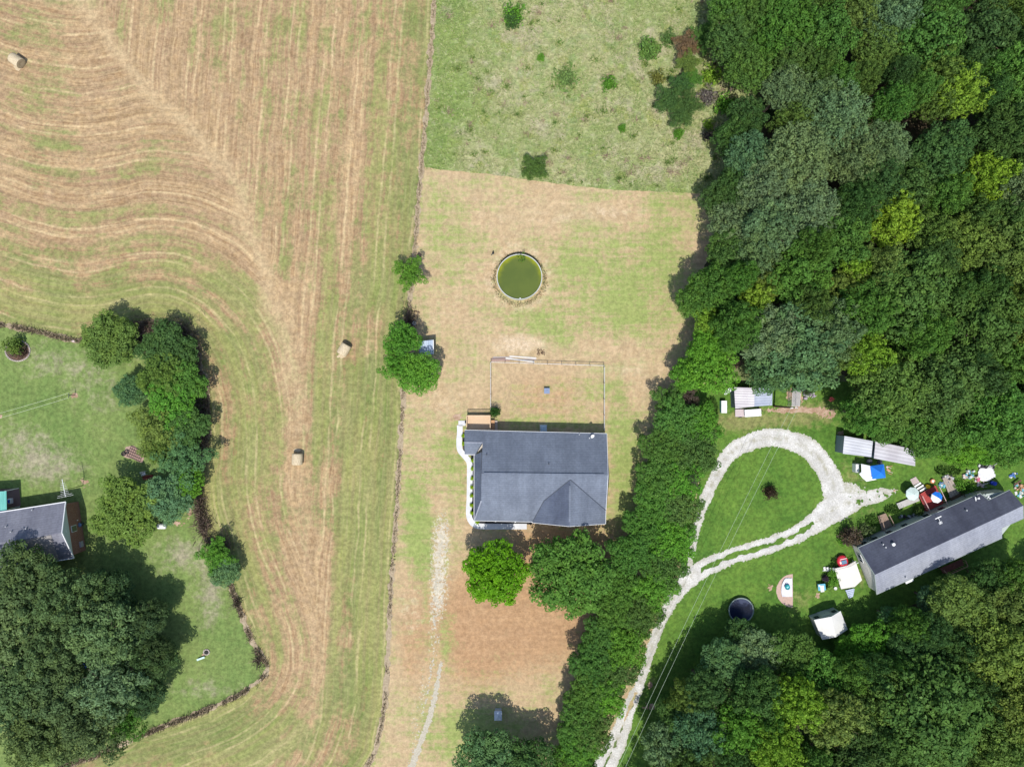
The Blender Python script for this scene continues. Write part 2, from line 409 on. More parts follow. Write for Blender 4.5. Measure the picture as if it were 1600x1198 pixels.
# mown yard round the house
YARD = [(650,260),(700,266),(760,272),(870,287),(960,297),(1130,304),(1130,640),(1110,760),(1060,900),(990,1100),(930,1210),(860,1420),(420,1420)]+[(x-1, y) for x, y in FENCE[::-1] if 268 < y < 1400]
def yard_mat():
    n = NT('mown_dry_grass'); p = n.pos()
    a = n.sn(p, .14, 6, .66); b = n.sn(p, .8, 6, .72); e = n.sn(p, 2.6, 4, .75)
    h = n.sn(n.mapp(p, (.10, 1.3, 1), (0, 0, .03)), 1, 3); v = n.sn(n.mapp(p, (1.2, .09, 1), (0, 0, -.04)), 1, 3)
    g = n.math('ADD', n.attr('g'), n.math('MULTIPLY_ADD', a, .5, -.25)); g = n.math('ADD', g, n.math('MULTIPLY_ADD', b, .45, -.22))
    g = n.math('ADD', g, n.math('MULTIPLY_ADD', h, .36, -.18)); g = n.math('ADD', g, n.math('MULTIPLY_ADD', v, .18, -.09)); g = n.math('ADD', g, n.math('MULTIPLY_ADD', e, .3, -.15))
    dry = n.mix(b, (.375, .265, .145), (.50, .37, .225)); dry = n.mix(n.math('MULTIPLY', h, .5), dry, (.47, .34, .20)); dry = n.mix(n.math('MULTIPLY', a, .4), dry, (.40, .335, .19))
    brown = n.mix(b, (.375, .225, .115), (.43, .27, .145)); brown = n.mix(n.math('MULTIPLY', h, .3), brown, (.26, .16, .09))
    c = n.mix(n.step(n.math('ADD', n.attr('b'), n.math('MULTIPLY_ADD', b, .4, -.2)), .2, .85), dry, brown)
    c = n.mix(n.step(g, .05, .95), c, n.mix(n.math('MULTIPLY_ADD', a, .5, n.math('MULTIPLY', e, .4)), (.20, .27, .07), (.30, .32, .11)))
    pm = n.step(n.math('ADD', n.attr('p'), n.math('MULTIPLY_ADD', b, .5, -.25)), .2, .95)
    c = n.mix(pm, c, n.mix(e, (.46, .34, .21), (.60, .48, .33)))
    c = n.mix(n.step(n.math('ADD', n.attr('k'), n.math('MULTIPLY_ADD', e, .9, -.45)), .5, .75), c, (.50, .45, .35))
    c, k = speckle(n, p, c, .15, 3.8); n.col(c); n.bump(k, .5, .05); return n.m
def yard_attrs():
    g = lambda x, y: .17+blobs(x, y, [(975,420,70,80,.5),(1040,380,36,90,.4),(1000,490,60,50,.45),(880,440,45,60,.35),(720,360,60,50,.3),(700,330,60,30,.2),(830,500,60,25,.4),(900,520,60,30,.35),
        (650,790,26,60,.85),(655,870,26,40,.7),(975,730,24,120,.75),(740,1150,70,60,.7),(690,700,30,50,.3),(960,600,30,60,.25),(1040,320,80,20,.35),(860,395,40,30,.15),(670,1010,16,160,.35),(700,1000,12,120,.55),(720,720,20,80,.4),
        (830,660,120,12,.5),(880,600,40,16,.25),(760,470,30,20,.3),(690,450,30,50,.15),(640,660,40,50,.1),(860,1090,60,60,.25),(745,760,14,80,.3),(900,330,160,14,-.3),(800,350,80,16,-.2),(820,600,100,60,-.15),(800,980,130,110,-.5),(950,540,60,30,-.3),(1000,600,30,40,-.2)])
    b = lambda x, y: blobs(x, y, [(820,960,150,100,1.1),(740,1010,50,90,.5),(855,620,110,60,.55),(640,1000,32,130,.45),(975,800,30,60,.4),(700,520,35,50,.35),(880,850,90,40,.7),(970,600,30,60,.2)])
    p = lambda x, y: (blobs(x, y, [(812,540,46,16,.8),(800,532,40,14,.3),(690,500,32,60,.35),(700,640,40,40,.35),(660,390,14,30,.2),(640,950,28,60,.5),(960,575,60,16,.3),(1000,600,40,40,.3),(880,340,120,18,.3),(960,330,60,14,.25)])
        + .5*np.exp(-((np.hypot(x-812, y-434)-46)/12)**2))
    k = lambda x, y: blobs(x, y, [(690,835,13,32,.62),(686,890,14,45,.55),(684,940,12,40,.5),(690,880,20,90,.2),(676,1010,8,60,.35),(662,1080,7,50,.42),(648,1130,9,60,.35)])
    return dict(g=g, b=b, p=p, k=k)
region('yard', lambda x, y: sdf(x, y, YARD)+fbm(x, y, 9, 3)*3, (420, 250, 1140, 1420), 4, .016, yard_mat(), yard_attrs())

# east lawn round the mobile home
LAWN_E = [(1052,600),(1700,590),(2050,600),(2050,1420),(870,1420),(945,1210),(1010,1060),(1060,900),(1085,800),(1100,700)]
region('lawn', lambda x, y: sdf(x, y, LAWN_E)+fbm(x, y, 9, 3)*3, (860, 590, 2050, 1420), 5, .020,
       lawn_mat('green_lawn', (.056,.135,.018), (.118,.205,.030), (.22,.215,.08), sc=.17, sp=.25),
       dict(d=lambda x, y: blobs(x, y, [(1200,660,120,16,.65),(1275,640,40,16,.8),(1110,690,14,60,.5),(1245,935,26,34,.6),(1330,740,26,50,.5),(1360,800,40,20,.4),(1080,1080,16,70,.5),(1150,655,40,14,.4),(1045,900,10,40,.4),(1010,1080,22,60,.35),(1345,905,8,20,.6),(1585,790,20,20,.5)])+fbm(x, y, 90, 4)*.35))

# litter under the trees
n = NT('leaf_litter'); p = n.pos(); b_ = n.noise(p, 1.6, 5, .7); a_ = n.noise(p, .3, 4)
c_ = n.mix(n.step(b_, .35, .65), (.055, .042, .022), (.10, .075, .045)); c_ = n.mix(n.step(a_, .45, .6), c_, (.035, .06, .018))
n.col(c_); n.bump(b_, .7, .1); LITTER = n.m
region('forest_floor', lambda x, y: sdf(x, y, FOREST)+30+fbm(x, y, 30, 3)*24, (1040, -420, 2050, 760), 6, .024, LITTER)
region('forest_floor', lambda x, y: sdf(x, y, WOODS2)+22+fbm(x, y, 30, 3)*24, (900, 780, 2050, 1420), 6, .024, LITTER)

# bare red clay patches
n = NT('bare_clay'); p = n.pos(); b_ = n.noise(p, 1.4, 5, .7)
n.col(n.mix(n.step(b_, .35, .65), (.30, .19, .12), (.46, .33, .24))); n.bump(b_, .5, .06); CLAY = n.m
def clay_f(x, y):
    s = blobs(x, y, [(1262,640,44,5,.9),(1290,650,20,8,.95),(1225,641,30,5,.9),(1248,620,20,16,.8),(1234,612,8,8,.8),(1140,650,5,20,.5),(716,652,9,8,1.2),(1016,1068,5,7,1.1),(1203,918,6,8,.9),(1278,930,4,8,.9),(1205,905,4,5,.6),(1545,745,10,6,1.0),(1313,676,8,5,1.1),
                    (116,617,7,6,1.2),(0,651,5,4,1.2),(131,756,9,10,1.1),(296,790,6,22,1.1),(317,1024,5,5,.8),(820,826,12,14,.5),(960,836,14,10,.5),(808,924,10,14,.5),(1385,660,8,8,.3),(1014,1104,16,9,.9),(275,817,14,5,1.0)])
    return .62-s*.86+fbm(x, y, 7, 4)*.9+fbm(x, y, 2, 2, 5)*1.0
region('dirt', clay_f, (-20, 600, 1560, 1140), 1.4, .028, CLAY)

# ------------------------------------------------------------ gravel drives
def gravel_mat():
    n = NT('white_gravel'); p = n.pos()
    a = n.noise(p, .5, 4, .6); v = n.vor(p, 9.0).outputs['Color']; b = n.noise(p, 2.2, 5, .75); d = n.noise(p, 7, 3, .8)
    c = n.mix(n.step(a, .35, .65), (.50, .485, .455), (.65, .635, .605)); e = n.sn(p, 5.5, 4, .8); c = n.scale(c, n.math('MULTIPLY_ADD', e, .42, .74)); c = n.mix(n.math('MULTIPLY', n.sn(p, 1.1, 5, .7), .28), c, (.42, .40, .34))
    c = n.mix(n.math('MULTIPLY', n.step(b, .56, .68), .65), c, (.27, .26, .19))
    c = n.scale(c, n.math('MULTIPLY_ADD', d, .5, .75));     cs = n.math('MULTIPLY', n.step(n.attr('mid'), .6, .0), n.step(n.noise(p, .9, 5, .75), .42, .62)); c = n.mix(n.math('MULTIPLY', cs, .7), c, (.30, .28, .19))
    c = n.mix(n.math('MULTIPLY', n.step(n.attr('rim'), -.5, .05), n.sn(p, 3.5, 4, .8)), c, (.34, .33, .23))
    n.col(c); n.bump(d, .7, .05); return n.m
GRAV = gravel_mat()
LOOP = smooth([(1078,880,10),(1082,850,14),(1092,810,15),(1104,775,18),(1118,745,20),(1135,715,24),(1160,695,27),(1195,684,30),(1235,688,30),(1268,705,32),(1292,735,34),(1302,762,38)], 6)
EAST = smooth([(1396,768,10),(1372,774,20),(1340,782,26),(1310,790,44),(1285,808,36),(1255,828,28),(1220,845,26),(1180,858,26),(1140,870,26),(1105,885,28),(1078,903,30),(1058,925,24),(1043,950,18),(1026,988,15),(1011,1035,14),(999,1068,15),(988,1094,20),(974,1130,27),(960,1165,32),(940,1205,36),(900,1290,36),(850,1420,36)], 6)
def drive_f(x, y):
    e, u = dpoly(x, y, [p[:2] for p in EAST]); ew, _ = dpoly(x, y, [p[:2] for p in EAST], width=[p[2] for p in EAST])
    lw, _ = dpoly(x, y, [p[:2] for p in LOOP], width=[p[2] for p in LOOP])
    f = np.minimum(ew, lw)
    f = np.minimum(f, (np.hypot((x-1318)/34, (y-775)/22)-1)*20)
    nz = fbm(x, y, 6, 4, 3); f = f+nz*4+fbm(x, y, 1.9, 2, 13)*4+fbm(x, y, 25, 2)*3+.4
    hole = np.where(y > 1080, 1.4, 3.4)-e+fbm(x, y, 9, 4, 5)*9                      # grassy strip between the wheel tracks
    where = ((u > 135) & (u < 330) & (x > 1095)) | ((y > 1080))
    f = np.where(where, np.maximum(f, hole), f)
    f = np.maximum(f, np.where((x > 1325) & (y < 800) & (y > 765), -6+fbm(x, y, 6, 4, 8)*34, -99))
    f2 = .42-blobs(x, y, [(1325,765,16,16,1),(1345,768,30,8,.6),(1060,935,14,20,.2)])*.5+fbm(x, y, 3, 3, 2)*1.1   # scattered stones
    f = np.minimum(f, np.where((x > 1300) & (x < 1380) & (y > 735) & (y < 790), f2*4, 99))
    return f
def drive_mid(x, y): return np.minimum(dpoly(x, y, [p[:2] for p in EAST])[0], dpoly(x, y, [p[:2] for p in LOOP])[0])*S
def drive_rim(x, y): return np.minimum(dpoly(x, y, [p[:2] for p in EAST], width=[p[2] for p in EAST])[0], dpoly(x, y, [p[:2] for p in LOOP], width=[p[2] for p in LOOP])[0])*S
region('driveway', drive_f, (820, 664, 1412, 1420), .8, .032, GRAV, dict(mid=drive_mid, rim=drive_rim))
LANE = smooth([(690,1035,4),(684,1065,6),(678,1095,8),(668,1130,9),(657,1160,9),(644,1195,10),(620,1260,10),(580,1420,10)], 6)
def lane_f(x, y):
    lw, _ = dpoly(x, y, [p[:2] for p in LANE], width=[p[2] for p in LANE])
    f = lw+fbm(x, y, 4, 4, 4)*5+fbm(x, y, 1.9, 2, 13)*5
    l2 = smooth([(694,800,8),(698,825,14),(690,850,16),(687,880,13),(692,905,10),(695,960,5),(693,1000,4),(688,1040,3)], 5)
    g2, _ = dpoly(x, y, [p[:2] for p in l2], width=[p[2] for p in l2]); f = np.minimum(f, g2+11.5+fbm(x, y, 6, 4, 6)*20+fbm(x, y, 2, 2, 3)*24)
    l3 = smooth([(680,905,10),(678,950,8),(680,1000,5),(675,1040,3),(668,1085,4),(658,1120,4),(648,1160,4),(636,1198,3)], 5)
    g3, _ = dpoly(x, y, [p[:2] for p in l3], width=[p[2] for p in l3]); f = np.minimum(f, g3+5+fbm(x, y, 6, 4, 9)*18+fbm(x, y, 2, 2, 4)*20)
    return f
n = NT('pale_gravel'); p = n.pos(); d_ = n.noise(p, 5, 4, .75); n.col(n.mix(n.step(d_, .3, .7), (.36, .32, .24), (.50, .46, .37))); n.bump(d_, .6, .05)
region('gravel_lane', lane_f, (560, 780, 720, 1420), .8, .034, n.m)

# ------------------------------------------------------------ foliage
def leaf_mat(name, rough=.8):
    n = NT(name); v = n.attr('var'); cv = n.attr('clump')
    oi = n.n('ShaderNodeObjectInfo'); base = oi.outputs['Color']
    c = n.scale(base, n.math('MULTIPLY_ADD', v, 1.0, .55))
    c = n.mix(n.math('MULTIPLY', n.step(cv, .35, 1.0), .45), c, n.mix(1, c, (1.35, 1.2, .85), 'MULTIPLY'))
    c = n.mix(n.math('MULTIPLY', n.step(v, .90, .99), .30), c, (.30, .42, .14))  # highlight specks painted into the palest leaves
    n.col(c); n.b.inputs['Roughness'].default_value = rough; n.b.inputs['Specular IOR Level'].default_value = .08
    tr = n.n('ShaderNodeBsdfTranslucent'); n.put(tr.inputs[0], n.mix(1, c, (1.2, 1.25, .5), 'MULTIPLY'))
    ms = n.n('ShaderNodeMixShader'); ms.inputs[0].default_value = .24
    n.t.links.new(n.b.outputs[0], ms.inputs[1]); n.t.links.new(tr.outputs[0], ms.inputs[2]); n.t.links.new(ms.outputs[0], n.out.inputs[0])
    return n.m
LEAF = leaf_mat('leaves')
BARK = mat('bark', (.16, .12, .09), .9, .35, 4, bump=.6)

def leaves_mesh(name, cen, nor, size, var, clump, rs, aspect=1.6, jit=.75):
    """one quad per leaf spray; cen, nor: (n,3)"""
    k = len(cen)
    nn = nor+rs.normal(0, jit, (k, 3)); nn /= np.linalg.norm(nn, axis=1)[:, None]
    t = rs.normal(0, 1, (k, 3)); t -= nn*(t*nn).sum(1)[:, None]; t /= np.linalg.norm(t, axis=1)[:, None]
    b = np.cross(nn, t); sz = size*rs.uniform(.6, 1.35, k)
    a = t*(sz*aspect/2)[:, None]; c = b*(sz/2)[:, None]
    fold = nn*(sz*.12)[:, None]
    co = np.stack([cen-a, cen-c*.9+fold, cen+a, cen+c*.9+fold], 1).reshape(-1, 3)
    me = bpy.data.meshes.new(name); me.vertices.add(4*k); me.vertices.foreach_set('co', co.ravel())
    me.loops.add(4*k); me.loops.foreach_set('vertex_index', np.arange(4*k, dtype=np.int32))
    me.polygons.add(k); me.polygons.foreach_set('loop_start', np.arange(0, 4*k, 4, dtype=np.int32))
    me.update(calc_edges=True)
    for an, arr in (('var', var), ('clump', clump)):
        at = me.attributes.new(an, 'FLOAT', 'POINT'); at.data.foreach_set('value', np.repeat(arr, 4).astype(np.float32))
    me.materials.append(LEAF)
    return me

def crown_mesh(name, seed, Rc=4.0, zc=7.4, b=3.4, rc=(.55, 1.15), dens=1.0, leaf=.2, lobes=3, rag=.16, under=.35, nl=150, flat=.85, jit=.38, top_bias=0, majors=0, depth=.4):
    rs = np.random.default_rng(seed)
    cl = []
    ph = rs.uniform(0, 6.28, 6)
    maj = []
    if majors:      # a few big limbs' worth of foliage heaped together
        for i in range(majors):
            a = 6.28*i/majors+rs.uniform(-.3, .3); q = rs.uniform(.42, .62)*Rc
            maj.append((math.cos(a)*q, math.sin(a)*q, rs.uniform(-.6, .5), rs.uniform(.42, .52)*Rc))
        maj.append((rs.uniform(-.4, .4), rs.uniform(-.4, .4), .75, .5*Rc))
    tries = 0; target = int(150*dens)
    while len(cl) < target and tries < 14000:
        tries += 1
        r_ = rs.uniform(*rc)
        if maj:
            mx, my, mz, mr = maj[rs.integers(len(maj))]
            d = rs.normal(0, 1, 3); d /= np.linalg.norm(d); d[2] = abs(d[2]) if rs.random() < .85 else d[2]
            p = np.array([mx+d[0]*mr, my+d[1]*mr, zc+mz+d[2]*mr*b/Rc*1.1]); f = 1
        else:
            a = rs.uniform(0, 6.283); el = math.asin(rs.uniform(-under, 1))
            f = rs.uniform(.80, 1.02) if rs.random() < .85 else rs.uniform(.3, .7)
            lob = 1+rag*(math.sin(lobes*a+ph[0])+.6*math.sin((lobes*2+1)*a+ph[1]))*.6
            rr = (Rc-r_*.6)*lob
            p = np.array([math.cos(a)*math.cos(el)*rr*f, math.sin(a)*math.cos(el)*rr*f, zc+b*math.sin(el)*f*(1+.12*math.sin(3*a+ph[2]))+rs.uniform(-.25, .25)])
        p[2] += rs.normal(0, depth*.55)
        ok = True
        for q, rq, _ in cl:
            if abs(q[0]-p[0]) < 1.1 and np.linalg.norm((q-p)*(1, 1, .8)) < (r_+rq)*.76: ok = False; break
        if ok: cl.append((p, r_, rs.random()))
    cen = []; nor = []; var = []; clv = []
    for p, r_, cv in cl:
        k = int(nl*1.75*(r_/.85)**2)
        d = rs.normal(0, 1, (k, 3)); d /= np.linalg.norm(d, axis=1)[:, None]
        d[:, 2] = np.where((d[:, 2] < -.2) & (rs.random(k) < .8), -d[:, 2], d[:, 2])
        rad = r_*rs.uniform(.80, 1.10, k)
        cen.append(p+d*rad[:, None]*np.array([1, 1, flat])); nn = d*.9+np.array([0, 0, .35]); nor.append(nn/np.linalg.norm(nn, axis=1)[:, None])
        var.append(np.clip(rs.normal(.5, .22, k), 0, 1)); clv.append(np.full(k, cv))
    # inner leaves so the crown is not hollow, shade painted into their darker colour
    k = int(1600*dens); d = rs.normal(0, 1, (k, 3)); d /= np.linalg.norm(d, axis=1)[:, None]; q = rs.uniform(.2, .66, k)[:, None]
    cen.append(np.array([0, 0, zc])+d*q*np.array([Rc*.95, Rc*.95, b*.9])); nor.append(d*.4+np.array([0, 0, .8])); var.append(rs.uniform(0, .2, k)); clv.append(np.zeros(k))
    return leaves_mesh(name, np.concatenate(cen), np.concatenate(nor), leaf, np.concatenate(var), np.concatenate(clv), rs, jit=jit)

def trunk_mesh(name, seed, h=7.4, Rc=4.0, r0=.22):
    rs = random.Random(seed); mb = MB()
    pts = [Vector((0, 0, -.1))]; 
    for i in range(1, 5): pts.append(Vector((rs.uniform(-.12, .12)*i, rs.uniform(-.12, .12)*i, h*i/4)))
    rad = [r0*1.5, r0, r0*.85, r0*.65, r0*.4]
    for i in range(4): mb.tube(pts[i], pts[i+1], rad[i], rad[i+1], 9)
    for k in range(9):
        a = k*2.4+rs.random(); j = rs.choice((2, 2, 3, 3, 4)); s = pts[j]
        l = Rc*rs.uniform(.5, .85); m1 = s+Vector((math.cos(a)*l*.5, math.sin(a)*l*.5, l*.25)); e = s+Vector((math.cos(a)*l, math.sin(a)*l, l*rs.uniform(.35, .6)))
        mb.tube(s, m1, rad[j]*.55, rad[j]*.35, 6); mb.tube(m1, e, rad[j]*.35, .02, 6)
        e2 = m1+Vector((math.cos(a+.8)*l*.4, math.sin(a+.8)*l*.4, l*.35)); mb.tube(m1, e2, rad[j]*.25, .015, 5)
    me = bpy.data.meshes.new(name); me.from_pydata(mb.v, [], mb.f); me.update(); me.materials.append(BARK)
    me.polygons.foreach_set('use_smooth', [True]*len(me.polygons))
    return me

KIND = {
 'oak':    [crown_mesh('oak_crown', s, rc=(.42, .92), dens=1.25, leaf=.20, rag=.38, majors=m, nl=85, depth=.8, b=2.5, under=.15) for s, m in ((1, 6), (2, 7), (3, 5), (4, 8))],
 'hedge':  [crown_mesh('hedge_crown', s, rc=(.34, .66), dens=2.0, leaf=.19, rag=.28, lobes=4, b=1.8, nl=85, depth=.85, under=.05) for s in (61, 62, 63)],
 'round':  [crown_mesh('round_crown', s, rc=(.38, .76), dens=1.7, leaf=.19, rag=.18, lobes=5, b=2.9, nl=85, depth=.75) for s in (11, 12)],
 'pine':   [crown_mesh('pine_crown', s, rc=(.32, .62), dens=2.1, leaf=.16, rag=.3, nl=90, flat=.8, majors=m, depth=.75, b=2.3) for s, m in ((21, 7), (22, 8))],
 'lime':   [crown_mesh('lime_crown', s, rc=(.32, .70), dens=1.35, leaf=.20, rag=.4, nl=80, majors=m, depth=.9, b=2.6) for s, m in ((31, 5), (32, 6))],
 'ragged': [crown_mesh('ragged_crown', s, rc=(.36, .75), dens=.95, leaf=.19, rag=.5, lobes=4, nl=75, depth=.95, b=2.7) for s in (41, 42, 43)],
}
BUSH = [crown_mesh('bush_leaves', 51, Rc=1.0, zc=.75, b=.75, rc=(.2, .36), dens=.42, leaf=.13, rag=.2, nl=110, flat=.9),
        crown_mesh('bush_leaves', 52, Rc=1.0, zc=.6, b=.7, rc=(.15, .3), dens=.42, leaf=.12, rag=.45, lobes=4, nl=80, flat=.9)]
TRUNK = [trunk_mesh('trunk', s) for s in (1, 2, 3)]
TINT = {'oak': (.084, .160, .038), 'dark': (.060, .125, .034), 'grey': (.128, .205, .088), 'blue': (.090, .185, .078), 'lime': (.185, .32, .034), 'vivid': (.092, .25, .012),
        'olive': (.125, .195, .042), 'bright': (.104, .25, .030), 'brown': (.17, .125, .08), 'mid': (.082, .185, .034), 'purple': (.12, .09, .07), 'grove': (.085, .140, .050), 'groved': (.054, .098, .036)}
TREES = []
trs = random.Random(5)
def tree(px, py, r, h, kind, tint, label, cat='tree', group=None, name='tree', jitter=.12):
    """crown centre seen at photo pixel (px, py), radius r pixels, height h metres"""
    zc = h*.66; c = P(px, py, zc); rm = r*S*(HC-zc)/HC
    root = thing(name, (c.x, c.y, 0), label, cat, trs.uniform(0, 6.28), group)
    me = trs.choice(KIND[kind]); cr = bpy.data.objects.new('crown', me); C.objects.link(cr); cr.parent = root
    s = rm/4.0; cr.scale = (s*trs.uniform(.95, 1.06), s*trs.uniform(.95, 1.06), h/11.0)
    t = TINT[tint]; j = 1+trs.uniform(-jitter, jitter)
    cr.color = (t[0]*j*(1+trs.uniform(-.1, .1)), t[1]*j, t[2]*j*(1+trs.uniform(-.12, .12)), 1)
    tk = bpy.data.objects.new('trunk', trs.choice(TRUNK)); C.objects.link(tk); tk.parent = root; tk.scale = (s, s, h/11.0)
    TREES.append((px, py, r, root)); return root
def bush(px, py, r, h, tint, label, cat='bush', name='bush', group=None, v=0):
    c = P(px, py, h*.5); o = bpy.data.objects.new(name, BUSH[v]); C.objects.link(o)
    o.location = (c.x, c.y, 0); o.rotation_euler = (0, 0, trs.uniform(0, 6.28)); o.scale = (r*S, r*S, h/1.35)
    t = TINT[tint] if isinstance(tint, str) else tint; o.color = (*t, 1)
    return tag(o, label, cat, group)

# --- single trees and shrubs the photo picks out
tree(775, 895, 47, 6.8, 'round', 'vivid', 'bright lime green round tree just below the grey house walkway', jitter=.02)
tree(891, 896, 62, 7.6, 'round', 'mid', 'large dark green round tree below the gabled end of the house', jitter=.02)
tree(641, 427, 24, 3.8, 'ragged', 'bright', 'small solitary tree on the field boundary west of the round pond')
tree(630, 531, 28, 6.0, 'lime', 'bright', 'bright green tree on the field boundary just left of the blue metal hut')
tree(656, 583, 31, 6.0, 'oak', 'bright', 'dark green tree on the field boundary just below the blue metal hut')
tree(621, 572, 24, 5.5, 'ragged', 'bright', 'green tree nearest the hay field in the clump by the blue metal hut')
tree(836, 262, 19, 2.6, 'ragged', 'oak', 'lone dark green sapling above the mowing line of the yard')
tree(760, 1180, 46, 7.6, 'oak', 'blue', 'blue green tree at the bottom edge beside the small grey box')
tree(826, 1196, 44, 7.0, 'oak', 'dark', 'dark tree at the bottom edge between the box and the hedgerow')
tree(172, 531, 41, 5.0, 'round', 'olive', 'dark olive round tree at the top corner of the west lawn', jitter=.02)
tree(262, 548, 42, 4.8, 'hedge', 'dark', 'dark tree right of the olive one at the top of the west hedge')
tree(205, 610, 24, 4.0, 'round', 'blue', 'small bluish green round tree on the lawn side of the west hedge')
tree(255, 588, 37, 5.4, 'lime', 'olive', 'yellowish olive tree next to the small bluish tree of the west hedge')
tree(286, 600, 36, 5.0, 'hedge', 'mid', 'dark tree on the hay field side of the west hedge')
tree(268, 628, 38, 5.4, 'lime', 'bright', 'bright green feathery tree halfway down the west hedge')
tree(245, 668, 38, 5.0, 'ragged', 'olive', 'loose olive tree above the tyres and the lattice panel')
tree(292, 665, 34, 5.0, 'hedge', 'oak', 'dark tree right of the loose olive tree in the west hedge')
tree(248, 705, 22, 4.5, 'lime', 'olive', 'small yellow green tree right of the lattice panel')
tree(288, 716, 36, 5.0, 'ragged', 'blue', 'bluish tree with pale plumes in the west hedge')
tree(294, 752, 26, 4.5, 'lime', 'bright', 'bright green tree below the pale plumed tree of the west hedge')
tree(262, 778, 36, 5.0, 'round', 'blue', 'dense bluish green tree above the white object on the lawn')
tree(200, 797, 51, 5.2, 'hedge', 'olive', 'broad dark tree with yellow green tips right of the brick house')
tree(338, 866, 24, 4.0, 'ragged', 'bright', 'green tree of the boundary clump below the west hedge')
tree(350, 892, 22, 3.6, 'oak', 'blue', 'pale tipped bluish shrub tree lowest in the boundary clump')
# oaks over the brick house
for i, (x, y, r, t, lab) in enumerate([
    (35, 905, 52, 'grove', 'large oak leaning over the lower roof of the brick house'),
    (105, 935, 50, 'grove', 'large oak just below the brick gable wall'),
    (165, 925, 38, 'groved', 'dark oak between the brick wall and the west lawn'),
    (15, 985, 55, 'grey', 'greyish oak on the left edge below the brick house'),
    (85, 1005, 52, 'grove', 'oak in the middle of the grove below the brick house'),
    (160, 990, 50, 'grey', 'greyish oak in the middle right of the grove below the brick house'),
    (215, 975, 34, 'groved', 'dark oak at the upper right edge of the lower left grove'),
    (232, 1035, 40, 'groved', 'dark oak reaching farthest right over the lower left lawn'),
    (30, 1075, 54, 'grove', 'oak on the left edge two crowns above the corner'),
    (100, 1085, 50, 'grove', 'oak in the bottom middle of the lower left grove'),
    (170, 1070, 48, 'grey', 'greyish oak at the right side of the lower left grove'),
    (225, 1085, 30, 'groved', 'smaller oak at the lower right rim of the lower left grove'),
    (60, 1150, 50, 'grove', 'oak at the bottom edge near the lower left corner'),
    (145, 1140, 48, 'grove', 'oak at the bottom edge right of the corner oak'),
    (243, 1024, 28, 'groved', 'dark low tree at the far right tip of the lower left grove'), (236, 962, 28, 'groved', 'dark low tree at the upper right tip of the lower left grove'),
    (200, 1130, 26, 'mid', 'small bright oak at the bottom right tip of the lower left grove')]):
    tree(x, y, r, 9.5 if r > 40 else 6.5, 'ragged' if i % 3 == 1 else 'oak', t, lab, group='oaks in the lower left grove', name='oak_tree', jitter=.06)

# meadow shrubs
for x, y, r, h, t, v, lab in [
    (803, 22, 17, 1.8, 'bright', 1, 'green shrub at the top of the meadow left of centre'),
    (800, 34, 12, 1.4, 'dark', 0, 'dark shrub touching the green one at the top of the meadow'),
    (1014, 78, 17, 1.2, (.12, .22, .05), 0, 'low light green dome shaped shrub in the meadow'),
    (884, 121, 20, .7, (.13, .21, .06), 1, 'wide low light green weed patch in the middle of the meadow'),
    (951, 131, 12, 1.5, 'bright', 1, 'small bright green shrub in the middle of the meadow'),
    (1027, 121, 12, 1.3, (.16, .17, .04), 1, 'small yellow green shrub left of the dark thicket'),
    (845, 91, 6, .8, 'bright', 0, 'tiny green shrub above the wide weed patch'),
    (1045, 60, 13, 1.0, (.10, .18, .05), 1, 'thin green shrub above the brown thicket'),
    (972, 201, 6, .7, 'bright', 0, 'tiny bright shrub right of the lone dark sapling'),
    (1060, 210, 8, .9, 'bright', 0, 'small green shrub under the dark thicket'),
    (1106, 212, 9, 1.2, (.07, .06, .06), 1, 'small dead dark shrub by the edge of the woods'),
    (1110, 118, 16, 1.8, 'lime', 1, 'yellow green leafy shrub beside the woods'),
    (1135, 165, 17, 2.0, 'bright', 1, 'bright leafy shrub at the foot of the woods'),
    (1140, 122, 8, 1.2, 'lime', 0, 'small lime shrub at the edge of the woods'),
    (1105, 150, 15, 1.5, (.16, .14, .13), 1, 'grey leafless bush next to the dark thicket'),
    (1107, 196, 9, 1.1, 'lime', 1, 'small lime shrub under the grey leafless bush')]:
    bush(x, y, r, h, t, lab, v=v, name='shrub')
for x, y, r, h, t, lab in [
    (1044, 155, 21, 3.2, 'dark', 'dark round shrub, leftmost of the meadow thicket'), (1075, 165, 20, 3.4, 'dark', 'dark shrub at the right side of the meadow thicket'),
    (1062, 180, 19, 3.0, 'dark', 'dark shrub at the bottom of the meadow thicket'), (1064, 132, 15, 2.6, 'dark', 'small dark green shrub topping the meadow thicket'),
    (1072, 70, 19, 3.0, 'brown', 'reddish brown tree above the meadow thicket'), (1076, 98, 17, 3.0, 'olive', 'olive shrub below the reddish brown tree'),
    (1102, 58, 22, 3.6, 'oak', 'dull green tree between the reddish tree and the woods'), (1082, 122, 14, 2.4, 'mid', 'small green shrub between olive shrub and thicket')]:
    tree(x, y, r, h, 'ragged', t, lab, cat='shrub', name='shrub_tree')

